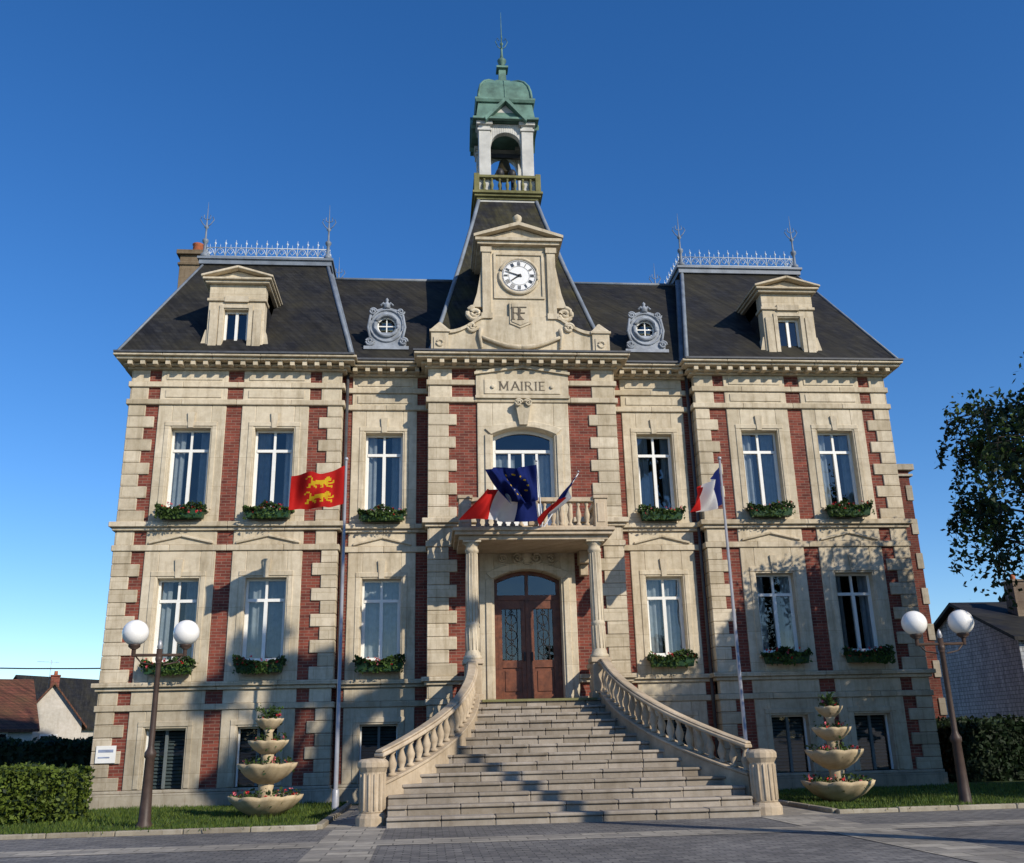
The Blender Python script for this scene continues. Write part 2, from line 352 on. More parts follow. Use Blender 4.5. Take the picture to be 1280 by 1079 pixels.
for s in(-1,1):
    def XX(a,b): return tuple(sorted((s*a,s*b)))
    a,b=XX(XI,XW)
    wins=[s*8.1,s*6.1]
    holes=[]
    for xc in wins:
        for zz in(Z1,Z0,ZB): holes.append((xc-.5,xc+.5,zz[0]-.03,zz[1]+.03))
    wallholes(a,b,0,10.3,holes,YP)
    piers=sorted([XX(8.91,9.19),XX(6.91,7.29),XX(5.0,5.28)])
    panels(a,b,YP,piers); bands(a,b,YP,1,1)
    for k,xc in enumerate(wins):
        surround(xc,.47,.81,Z1[0],Z1[1],6.322,9.258,YP)
        surround(xc,.47,.81,Z0[0],Z0[1],2.662,5.638,YP)
        surround(xc,.44,.81,ZB[0],ZB[1],.402,2.048,YP,False,False)
        hexgable(xc,.74,5.80,6.03,-.085,0)
        window(xc,.47,Z1[0],Z1[1],YP,0); window(xc,.47,Z0[0],Z0[1],YP,k if s<0 else 0)
        window(xc,.44,ZB[0],ZB[1],YP,2)
    for z0,z1 in((.402,2.048),(2.662,5.638),(6.322,9.258)):
        quoins(s*XW,s,YP,z0,z1,.60,.38); quoins(s*XI,-s,YP,z0,z1,.54,.34)
    for z0,z1 in((9.862,10.17),(9.402,9.718),(5.782,6.118),(2.182,2.478)):
        x0,x1=sorted((s*XW,s*(XW+.03))); stone.box(x0,x1,YP-.02,.5,z0,z1)
    a,b=XX(XC,XI); xc=s*3.44
    holes=[(xc-.5,xc+.5,zz[0]-.03,zz[1]+.03) for zz in(Z1,Z0,ZB)]
    wallholes(a,b,0,10.3,holes,YI)
    panels(a,b,YI,sorted([XX(2.33,2.62),XX(4.26,4.49)])); bands(a+.001,b-.001,YI)
    surround(xc,.46,.81,Z1[0],Z1[1],6.322,9.258,YI); surround(xc,.46,.81,Z0[0],Z0[1],2.662,5.638,YI); surround(xc,.43,.81,ZB[0],ZB[1],.402,2.048,YI,False,False)
    hexgable(xc,.7,5.80,6.03,YI-.085,YI)
    window(xc,.46,Z1[0],Z1[1],YI,0); window(xc,.46,Z0[0],Z0[1],YI,1); window(xc,.43,ZB[0],ZB[1],YI,2)
holes=[(-.8,.8,5.70,8.64),(-.82,.82,2.0,5.12)]
wallholes(-XC,XC,0,10.3,holes,YC)
panels(-XC,XC,YC,[(-1.76,-1.16),(1.16,1.76)],1.14); bands(-XC,XC,YC,1,1,1.14)
for s in(-1,1):
    for z0,z1 in((.402,2.048),(2.662,5.638),(6.322,9.258)): quoins(s*XC,s,YC,z0,z1,.66,.48)
    for z0,z1 in((9.862,10.17),(9.402,9.718),(5.782,6.118),(2.182,2.478)):
        x0,x1=sorted((s*XC,s*(XC+.03))); stone.box(x0,x1,YC-.02,.5,z0,z1)
def strip(m,xs,lo,hi,y0,y1):
    vs=[];fs=[]
    for x in xs:
        (xa,za),(xb,zb)=lo(x),hi(x)
        vs+=[(xa,y0,za),(xa,y1,za),(xb,y1,zb),(xb,y0,zb)]
    for i in range(len(xs)-1):
        for k in range(4): fs.append((4*i+k,4*i+(k+1)%4,4*i+4+(k+1)%4,4*i+4+k))
    n=len(xs); fs+=[(0,1,2,3),(4*n-4,4*n-3,4*n-2,4*n-1)]; m.add(vs,fs)
def archfill(m,w,zs,rise,ztop,y0,y1,n=18):
    f=lambda x: zs+rise*(1-(x/w)**2)
    strip(m,np.linspace(-w,w,n+1).tolist(),lambda x:(x,f(x)),lambda x:(x,ztop+1e-4),y0,y1)
def archband(m,w,zs,rise,t,y0,y1,n=18):
    f=lambda x: zs+rise*(1-(x/w)**2)
    strip(m,np.linspace(-w,w,n+1).tolist(),lambda x:(x,f(x)),lambda x:(x*(1+t/w),f(x)+t),y0,y1)
for (hw,z0,zs,rise,zb,zt) in((.76,5.75,8.42,.2,5.722,9.258),(.79,2.05,4.86,.23,2.05,5.638)):
    y0,y1=YC-.05,YC+.34
    for s in(-1,1):
        xa,xb=sorted((s*hw,s*1.14)); surr.box(xa,xb,y0,y1,zb,zt)
        xa,xb=sorted((s*(hw+.05),s*(hw+.2))); surr.box(xa,xb,y0-.04,y0+.02,zb,zs)
    archfill(surr,hw,zs,rise,zt,y0,y1); archband(surr,hw+.05,zs,rise,.15,y0-.045,y0+.02)
surr.box(-1.14,1.14,YC-.05,YC+.1,5.642,5.72)
carv.box(-1.16,1.16,YC-.10,YC-.04,9.41,10.12)
carv.box(-.95,.95,YC-.125,YC-.10,9.48,9.86)
for s in(-1,1): carv.hexa([(s*1.2,YC-.16,9.98),(0,YC-.16,10.16),(0,YC-.05,10.16),(s*1.2,YC-.05,9.98),(s*1.2,YC-.16,10.05),(0,YC-.16,10.25),(0,YC-.05,10.25),(s*1.2,YC-.05,10.05)])
carv.box(-1.18,1.18,YC-.14,YC-.05,9.36,9.43)
carv.hexa([(-.1,YC-.16,8.66),(.1,YC-.16,8.66),(.1,YC,8.66),(-.1,YC,8.66),(-.2,YC-.22,9.25),(.2,YC-.22,9.25),(.2,YC,9.25),(-.2,YC,9.25)])
carv.spiral((-.12,YC-.24,9.2),.1,.03); carv.spiral((.12,YC-.24,9.2),.1,.03,sgn=-1,a0=pi)
LET=simple('engraved_letters',(.12,.10,.075),.8)
def letters(word,xc,y,z,h,mesh,sp=.25):
    G={'M':([(0,0,0,1),(0,1,.5,.15),(.5,.15,1,1),(1,1,1,0)],1.0),'A':([(0,0,.5,1),(.5,1,1,0),(.22,.36,.78,.36)],.85),'I':([(0,0,0,1)],.0),
       'R':([(0,0,0,1),(0,1,.45,1),(.45,1,.66,.84),(.66,.84,.66,.68),(.66,.68,.45,.52),(.45,.52,0,.52),(.35,.52,.8,0)],.8),
       'E':([(0,0,0,1),(0,0,.65,0),(0,1,.65,1),(0,.52,.5,.52)],.65),'F':([(0,0,0,1),(0,1,.65,1),(0,.52,.5,.52)],.65)}
    W=sum(G[c][1]*h*.85 for c in word)+sp*h*1.35*(len(word)-1); x=xc-W/2; q_=0
    for c in word:
        st,w=G[c]
        for a,b_,c2,d in st:
            q_+=1; thick=.075*h if abs(b_-d)>.5 else .04*h
            p=Vector((x+a*h*.85,z+b_*h)); q=Vector((x+c2*h*.85,z+d*h)); dd=(q-p).normalized(); nn=Vector((-dd.y,dd.x))*thick
            mesh.prism([tuple(p+nn),tuple(q+nn),tuple(q-nn),tuple(p-nn)],y-.006-.0004*(q_%5),y+.01)
            for e in((a,b_),(c2,d)):
                if e[1] in(0,1) and abs(b_-d)>.5: mesh.box(x+e[0]*h*.85-.14*h,x+e[0]*h*.85+.14*h,y-.0085,y+.01,z+e[1]*h-.03*h,z+e[1]*h+.03*h)
        x+=w*h*.85+sp*h*1.35
lt=M('mairie_lettering',LET,TH); letters('MAIRIE',0,YC-.126,9.57,.22,lt,.34); lt.build()
for x in(-.74,.74): carv.lathe([(.05,0),(.05,.02),(.02,.04)],(x,YC-.165,9.66),8,'y')
yd=YC+.2
def archwin(hw,z0,zs,rise,y,m,t=.07):
    for s in(-1,1):
        xa,xb=sorted((s*(hw-t),s*hw)); m.box(xa,xb,y,y+.07,z0,zs+.02)
    archfill(m,hw-.001,zs-t,rise,zs+rise,y+.001,y+.069)
archwin(.76,5.75,8.42,.2,yd,frames,.08)
frames.box(-.69,.69,yd-.01,yd+.06,8.02,8.10)
for x in(-.34,0,.34): frames.box(x-.03,x+.03,yd+.002,yd+.06,5.9,8.02)
frames.box(-.69,.69,yd+.003,yd+.06,5.75,6.4)
glass.add([(-.7,yd+.04,5.75),(.7,yd+.04,5.75),(.7,yd+.05,8.6),(-.7,yd+.05,8.6)],[(0,1,2,3)])
curtain(-.7,-.2,5.8,8.0,yd+.15,.02); curtain(.25,.7,5.8,8.0,yd+.15,.02)
door=M('entrance_door',[WOOD,BLACK,GLASS],TH,.006)
ye=YC+.24
archwin(.79,2.05,4.86,.23,ye,door,.09)
door.box(-.70,.70,ye-.02,ye+.07,4.40,4.52)
door.box(-.045,.045,ye-.03,ye+.07,2.05,4.40); door.box(-.04,.04,ye,ye+.07,4.52,5.0)
for s in(-1,1):
    for xa,xb,z0,z1 in((.045,.15,2.05,4.40),(.60,.70,2.05,4.40),(.15,.60,2.05,2.25),(.15,.60,2.85,3.02),(.15,.60,4.2,4.40)):
        q=sorted((s*xa,s*xb)); door.box(q[0],q[1],ye,ye+.06,z0,z1)
    q=sorted((s*.15,s*.60)); door.box(q[0],q[1],ye+.03,ye+.055,2.25,2.85); q=sorted((s*.21,s*.54)); door.box(q[0],q[1],ye+.01,ye+.03,2.32,2.78)
door.m=2
door.add([(-.7,ye+.045,3.0),(.7,ye+.045,3.0),(.7,ye+.045,5.0),(-.7,ye+.045,5.0)],[(0,1,2,3)])
door.m=1
for s in(-1,1):
    for k in range(3):
        x=s*(.24+.135*k); door.box(x-.009,x+.009,ye+.015,ye+.03,3.02,4.2)
    for z in(3.25,3.6,3.95): door.ring((s*.375,ye+.02,z),.12,.01,n=14)
    for k in range(4): door.ring((s*.375,ye+.02,3.1+.34*k),.05,.009,n=10)
    door.box(s*.09-.02,s*.09+.02,ye-.07,ye-.01,3.0,3.2)
door.build()
for s in(-1,1):
    carv.spiral((s*.22,YC-.09,5.36),.15,.035,sgn=s,a0=0 if s<0 else pi); carv.spiral((s*.58,YC-.085,5.34),.1,.028,sgn=-s,a0=0 if s<0 else pi)
    carv.tube([(s*.3,YC-.08,5.22),(s*.5,YC-.08,5.2),(s*.75,YC-.08,5.28)],.03,6,.01)
carv.sphere((0,YC-.06,5.38),.15,12,8,(1,.5,1.1)); carv.ring((0,YC-.09,5.38),.19,.03,sz=1.1)
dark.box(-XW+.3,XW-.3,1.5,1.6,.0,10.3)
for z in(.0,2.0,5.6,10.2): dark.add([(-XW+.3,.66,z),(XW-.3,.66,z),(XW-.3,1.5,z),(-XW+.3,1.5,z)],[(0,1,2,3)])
side=M('side_walls',BRICK,TH)
side.box(-XW+.01,-XW+.31,.31,9,0,10.3); side.box(XW-.31,XW-.01,.31,9,0,10.3); side.box(-XW+.01,XW-.01,8.99,9.3,0,10.3)
side.box(-XI-.01,-XI-.0,.01,.34,0,10.3); side.build()
for sx in(-1,1):
    q=sorted((sx*(XW-.02),sx*(XW+.38))); carv.box(q[0],q[1],.52,9.4,10.388,10.45); q=sorted((sx*(XW-.02),sx*(XW+.16))); carv.box(q[0],q[1],.52,9.3,6.2,6.32); carv.box(q[0],q[1],.52,9.3,2.56,2.66)

# ---------------------------------------------------------------- roofs
roof=M('slate_roof',SLATE,TH); zinc=M('zinc_flashings',ZINC,TH); crest=M('roof_cresting',ZINCL,TH)
gut=M('gutter',simple('lead_gutter',(.07,.075,.085),.6),TH)
def frust(m,x0,x1,y0,y1,z0,X0,X1,Y0,Y1,z1):
    m.hexa([(x0,y0,z0),(x1,y0,z0),(x1,y1,z0),(x0,y1,z0),(X0,Y0,z1),(X1,Y0,z1),(X1,Y1,z1),(X0,Y1,z1)])
PT=14.72
for s in(-1,1):
    q=sorted((s*(XI-.25),s*(XW+.32))); t=sorted((s*5.33,s*8.9))
    frust(roof,q[0],q[1],-.43,9.4,10.46,t[0],t[1],3.0,6.2,PT)
    zinc.tube([(s*(XI-.25),-.43,10.48),(s*5.33,3.0,PT)],.06,6); zinc.tube([(s*(XW+.32),-.43,10.48),(s*8.9,3.0,PT)],.035,6)
    gut.box(q[0]-.05,q[1]+.07,-.53,-.40,10.452,10.50)
    zinc.box(t[0]-.12,t[1]+.12,2.88,6.32,PT-.05,PT+.10); zinc.box(t[0]-.17,t[1]+.17,2.83,6.37,PT+.10,PT+.17)
    zc=PT+.17
    def crestline(p,q_,n):
        p=Vector(p);q_=Vector(q_)
        crest.tube([p+Vector((0,0,.06)),q_+Vector((0,0,.06))],.022,5); crest.tube([p+Vector((0,0,.34)),q_+Vector((0,0,.34))],.017,5)
        for i in range(n+1):
            c=p+(q_-p)*i/n
            crest.tube([c,c+Vector((0,0,.60))],.018,5,.006)
            crest.lathe([(.0,-.05),(.04,0),(0,.06)],(c.x,c.y,c.z+.48),6)
            if i<n:
                d=(q_-p)/n; a=c+Vector((0,0,.08))
                crest.tube([a,a+d*.25+Vector((0,0,.2)),a+d*.5+Vector((0,0,.25)),a+d*.75+Vector((0,0,.2)),a+d],.013,4)
                c2=c+d*.5; crest.tube([c2+Vector((0,0,.34)),c2+Vector((0,0,.46))],.013,4,.004)
                e=c+d*.5+Vector((0,0,.2)); crest.tube([e-d*.22,e+Vector((0,0,.09)),e+d*.22,e-Vector((0,0,.09)),e-d*.22],.011,4)
    crestline((t[0],2.95,zc),(t[1],2.95,zc),12); crestline((t[0],6.2,zc),(t[1],6.2,zc),12); crestline((t[0],2.95,zc),(t[0],6.2,zc),11); crestline((t[1],2.95,zc),(t[1],6.2,zc),11)
    for xx in t:
        for yy in(2.95,6.2):
            zinc.lathe([(.11,0),(.11,.1),(.05,.16),(.045,.45),(.09,.52),(.09,.58),(.03,.64),(.025,.95),(.07,1.0),(.03,1.06),(.018,1.2),(.004,1.85)],(xx,yy,zc),8)
            for ss in(-1,1):
                zinc.tube([(xx,yy,zc+1.0),(xx+ss*.12,yy,zc+1.12),(xx+ss*.2,yy,zc+1.26),(xx+ss*.16,yy,zc+1.36)],.014,5)
                zinc.tube([(xx,yy,zc+1.25),(xx+ss*.1,yy,zc+1.3),(xx+ss*.09,yy,zc+1.42)],.012,5)
for s in(-1,1):
    q=sorted((s*1.2,s*6.3))
    roof.add([(q[0],-.05,10.46),(q[1],-.05,10.46),(q[1],3.6,14.58),(q[0],3.6,14.58),(q[0],9.3,10.46),(q[1],9.3,10.46)],[(0,1,2,3),(3,2,5,4)])
    zinc.tube([(s*1.2,3.6,14.60),(s*6,3.6,14.60)],.05,6)
    q=sorted((s*XC,s*XI)); gut.box(q[0]+.02,q[1]-.02,-.19,-.06,10.452,10.50)
    zinc.hexa([(s*4.16,-.12,10.47),(s*4.3,-.12,10.47),(s*4.3,-.02,10.47),(s*4.16,-.02,10.47),(s*5.15,3.05,14.5),(s*5.27,3.05,14.5),(s*5.27,3.15,14.5),(s*5.15,3.15,14.5)])
CY=3.3
trf=M('tower_roof',SLATET,TH)
prof=[(10.46,2.46),(10.75,2.33),(11.2,2.19),(12.0,1.98),(13.0,1.73),(14.0,1.48),(15.0,1.25),(16.0,1.02),(16.7,.87)]
def yh(hx): return .86+(hx-.86)/(2.46-.86)*(3.45-.86)
for (z0,h0),(z1,h1) in zip(prof,prof[1:]):
    frust(trf,-h0,h0,CY-yh(h0),CY+yh(h0),z0,-h1,h1,CY-yh(h1),CY+yh(h1),z1)
for sx in(-1,1):
    for sy in(-1,1): zinc.tube([(sx*h,CY+sy*yh(h),z) for z,h in prof],.06,6)
trf.build()
gut.box(-XC-.40,XC+.40,-.83,-.70,10.452,10.50)
lan=M('bell_lantern',TOWERP,TH,.01); mos=M('lantern_balustrade',MOSSY,TH,.008); cop=M('copper_dome',COPPER,TH,.0)
def sqring(m,h0,h1,z0,z1): m.lathe([(h0,z0),(h1,z1)],(0,CY,0),4,'z',False,True)
sqring(lan,.88,.90,16.6,16.72)
for h,z0,z1 in((.93,16.72,16.80),(1.0,16.80,16.88),(1.06,16.88,16.96)): sqring(mos,h,h,z0,z1)
balp=[(.055,0),(.055,.04),(.03,.06),(.055,.16),(.06,.22),(.035,.32),(.025,.38),(.045,.42),(.045,.46)]
def baluster(m,x,y,z,h,seg=8,rs=1.0):
    m.lathe([(r*rs,q*h/.46) for r,q in balp],(x,y,z),seg)
for sx in(-1,1):
    for sy in(-1,1): mos.box(sx*.93-.08,sx*.93+.08,CY+sy*.93-.08,CY+sy*.93+.08,16.96,17.58)
for sg in(-1,1):
    mos.box(-1.0,1.0,CY+sg*.93-.075,CY+sg*.93+.075,17.44,17.53); mos.box(sg*.93-.077,sg*.93+.077,CY-1.0,CY+1.0,17.442,17.532)
    mos.box(-.85,.85,CY+sg*.93-.06,CY+sg*.93+.06,16.96,17.02); mos.box(sg*.93-.06,sg*.93+.06,CY-.85,CY+.85,16.96,17.02)
    for k in range(7):
        t=-.7+1.4*k/6; baluster(mos,t,CY+sg*.93,17.02,.42); baluster(mos,sg*.93,CY+t,17.02,.42)
for sx in(-1,1):
    for sy in(-1,1):
        x,y=sx*.66,CY+sy*.66; lan.box(x-.18,x+.18,y-.18,y+.18,16.96,19.5)
        lan.box(x-.21,x+.21,y-.21,y+.21,16.97,17.6); lan.box(x-.22,x+.22,y-.22,y+.22,19.2,19.28); lan.box(x-.25,x+.25,y-.25,y+.25,19.40,19.52)
for ax in(0,1):
    for sg in(-1,1):
        n=14; w=.48; c=.67*sg
        fz=lambda t:18.70+.5*math.sqrt(max(0,1-(t/w)**2))
        for i in range(n):
            a=-w+2*w*i/n;b_=-w+2*w*(i+1)/n
            if ax==0: P=[(a,CY+c-.1,fz(a)),(b_,CY+c-.1,fz(b_)),(b_,CY+c+.1,fz(b_)),(a,CY+c+.1,fz(a)),(a,CY+c-.1,19.5),(b_,CY+c-.1,19.5),(b_,CY+c+.1,19.5),(a,CY+c+.1,19.5)]
            else: P=[(c-.1,CY+a,fz(a)),(c+.1,CY+a,fz(a)),(c+.1,CY+b_,fz(b_)),(c-.1,CY+b_,fz(b_)),(c-.1,CY+a,19.5),(c+.1,CY+a,19.5),(c+.1,CY+b_,19.5),(c-.1,CY+b_,19.5)]
            lan.hexa(P)
        if ax==0:
            for s2 in(-1,1):
                cop.hexa([(s2*.62,CY+sg*1.06-.03,19.42),(0,CY+sg*1.06-.03,20.14),(0,CY+sg*.6,20.14),(s2*.62,CY+sg*.6,19.42),(s2*.66,CY+sg*1.06-.03,19.54),(0,CY+sg*1.06-.03,20.28),(0,CY+sg*.6,20.28),(s2*.66,CY+sg*.6,19.54)])
            lan.prism([(-.55,19.53),(.55,19.53),(0,20.12)],CY+sg*.86-.03,CY+sg*.86+.03)
        else:
            for s2 in(-1,1):
                xa,xb=sg*1.06,sg*.6
                cop.hexa([(xa,CY+s2*.62,19.42),(xa,CY,20.14),(xb,CY,20.14),(xb,CY+s2*.62,19.42),(xa,CY+s2*.66,19.54),(xa,CY,20.28),(xb,CY,20.28),(xb,CY+s2*.66,19.54)])
for h0,h1,z0,z1 in((1.02,1.02,19.53,19.60),(.92,.84,19.60,20.22),(.90,.94,20.22,20.30),(.94,.94,20.30,20.36)): sqring(cop,h0,h1,z0,z1)
dome=[(.83,20.36),(.83,20.50),(.81,20.70),(.75,20.95),(.64,21.17),(.48,21.34),(.32,21.43),(.2,21.48)]
cop.lathe(dome,(0,CY,0),4,'z',False,True)
for sx in(-1,1):
    for sy in(-1,1): cop.tube([(sx*r,CY+sy*r,z) for r,z in dome],.045,6)
    cop.tube([(sx*r,CY,z) for r,z in dome],.025,5)
for sy in(-1,1): cop.tube([(0,CY+sy*r,z) for r,z in dome],.025,5)
sqring(cop,.24,.24,21.48,21.56); sqring(cop,.13,.11,21.56,22.1); sqring(cop,.19,.19,22.1,22.17)
cop.lathe([(.05,22.17),(.06,22.3),(.14,22.42),(.15,22.5),(.06,22.6),(.04,22.75),(.03,23.1),(.06,23.16),(.02,23.24),(.018,23.5),(.004,24.45)],(0,CY,0),10)
for a in range(4):
    dx,dy=math.cos(a*pi/2),math.sin(a*pi/2)
    cop.tube([(0,CY,22.95),(dx*.12,CY+dy*.12,23.05),(dx*.2,CY+dy*.2,23.25),(dx*.13,CY+dy*.13,23.4),(dx*.08,CY+dy*.08,23.3)],.014,5)
bell=M('bell',[simple('bronze',(.07,.06,.035),.4,.6),BLACK],TH)
bell.lathe([(.34,18.12),(.32,18.16),(.24,18.3),(.18,18.52),(.15,18.65),(.07,18.72),(.0,18.73)],(0,CY,0),16); bell.m=1
bell.box(-.6,.6,CY-.05,CY+.05,18.78,18.92)
for x,y in((-.2,CY-.75),(.18,CY-.7)): bell.sphere((x,y,17.75),.13,10,8,(1,.9,1.3)); bell.tube([(x,y,16.96),(x,y,17.7)],.05)
bell.build()
# ---------------------------------------------------------------- clock gable
ck=M('clock_gable',STONEP,TH,.012)
y0=-.34;yb=1.9
ck.box(-.92,.92,y0+.05,yb,10.46,13.72)
for s in(-1,1):
    q=sorted((s*.74,s*.96)); ck.box(q[0],q[1],y0-.02,y0+.2,11.62,13.45); q=sorted((s*.71,s*1.0)); ck.box(q[0],q[1],y0-.05,y0+.25,13.45,13.6); ck.box(q[0],q[1],y0-.05,y0+.25,11.55,11.7)
    ck.spiral((s*1.17,y0+.1,11.72),.2,.07,sgn=-s,a0=pi/2)
    ck.prism([(s*.95,11.9),(s*1.22,11.9),(s*1.1,12.3),(s*1.0,12.9),(s*.95,13.2)],y0+.04,y0+.22)
ck.box(-1.08,1.08,y0-.1,yb,13.66,13.74); ck.box(-1.14,1.14,y0-.17,yb,13.74,13.82)
ck.prism([(-1.05,13.82),(1.05,13.82),(0,14.16)],y0-.02,yb-.02)
for s in(-1,1): ck.hexa([(s*1.18,y0-.2,13.821),(0,y0-.2,14.18),(0,yb,14.18),(s*1.18,yb,13.821),(s*1.18,y0-.2,13.90),(0,y0-.2,14.28),(0,yb,14.28),(s*1.18,yb,13.90)])
ck.lathe([(.14,14.26),(.10,14.32),(.05,14.36),(.11,14.44),(.12,14.54),(.03,14.62),(0,14.64)],(0,y0+.05,0),8)
for a,b_,c,d in((-.66,.66,13.40,13.46),(-.66,.66,12.14,12.2),(-.66,-.60,12.2,13.4),(.60,.66,12.2,13.4)): ck.box(a,b_,y0+.01,y0+.06,c,d)
ck.ring((0,y0+.02,12.79),.50,.045,n=32)
ck.prism([(-.27,11.42),(0,11.3),(.27,11.42),(.27,12.02),(-.27,12.02)],y0-.03,y0+.06)
ck.prism([(-.22,11.46),(0,11.36),(.22,11.46),(.22,11.97),(-.22,11.97)],y0-.05,y0-.02)
f=lambda x:11.62 if abs(x)<1.0 else 11.62-.42*math.sin((abs(x)-1.0)/.85*pi/2)
strip(ck,np.linspace(-1.85,1.85,38).tolist(),lambda x:(x,10.5),lambda x:(x,f(x)),y0,y0+.35)
for s in(-1,1): strip(ck,[s*x for x in np.linspace(.97,1.85,14).tolist()],lambda x:(x,f(x)-.08),lambda x:(x,f(x)+.003),y0-.06,y0+.4)
for s in(-1,1):
    q=sorted((s*1.84,s*2.28)); ck.box(q[0],q[1],y0-.06,y0+.4,10.5,11.14); ck.box(q[0]-.04,q[1]+.04,y0-.1,y0+.44,11.14,11.2)
    ck.hexa([(q[0]-.02,y0-.08,11.2),(q[1]+.02,y0-.08,11.2),(q[1]+.02,y0+.42,11.2),(q[0]-.02,y0+.42,11.2),(s*2.06-.02,y0+.14,11.5),(s*2.06+.02,y0+.14,11.5),(s*2.06+.02,y0+.18,11.5),(s*2.06-.02,y0+.18,11.5)])
    ck.box(s*2.06-.15,s*2.06+.15,y0-.085,y0-.05,10.66,11.0); ck.ring((s*2.06,y0-.09,10.83),.08,.03,n=12)
    ck.spiral((s*1.25,y0-.03,11.3),.13,.045,sgn=s,a0=0)
    pts=[(s*(1.0-1.0*t),y0-.06,11.02-.28*math.sin(t*pi/2)) for t in np.linspace(0,1,10)]; ck.tube(pts,.045,6,.07)
    ck.tube([(s*1.02,y0-.05,11.25),(s*1.05,y0-.07,11.05),(s*1.0,y0-.05,10.72)],.06,6,.03)
ck.box(-1.84,1.84,y0-.04,y0+.3,10.451,10.52)
ck.build()
mono=M('monogram',LET,TH); letters('R',-.07,y0-.052,11.52,.34,mono); letters('F',.07,y0-.060,11.52,.34,mono); mono.build()
clock=M('clock_face',[CLOCKW,BLACK],TH)
KZ=12.79
clock.lathe([(.45,0),(.45,.04),(0,.04)],(0,y0-.0,KZ),40,'y',False); clock.m=1
yy=y0-.006
clock.ring((0,yy,KZ),.43,.006,n=40); clock.ring((0,yy,KZ),.27,.003,n=40)
def bar(cx,cz,ang,r0,r1,w0,w1,y,th=.006):
    dx,dz=math.sin(ang),math.cos(ang); px,pz=dz,-dx
    P=[(cx+dx*r0+px*w0,cz+dz*r0+pz*w0),(cx+dx*r1+px*w1,cz+dz*r1+pz*w1),(cx+dx*r1-px*w1,cz+dz*r1-pz*w1),(cx+dx*r0-px*w0,cz+dz*r0-pz*w0)]
    clock.prism(P,y-th,y+.002)
num={0:3,1:1,2:2,3:3,4:3,5:2,6:3,7:4,8:4,9:2,10:2,11:3}
for h in range(12):
    a=h*pi/6; k=num[h]
    for j in range(k):
        off=(j-(k-1)/2)*.03; bar(off*math.cos(a),KZ-off*math.sin(a),a,.29,.395,.007,.007,yy)
for h in range(60): bar(0,KZ,h*pi/30,.405,.42,.004,.004,yy)
bar(0,KZ,math.radians(289),-.08,.38,.016,.008,yy-.012); bar(0,KZ,math.radians(234),-.06,.25,.022,.014,yy-.008)
clock.lathe([(.035,0),(.035,.02)],(0,yy-.025,KZ),10,'y')
clock.build()
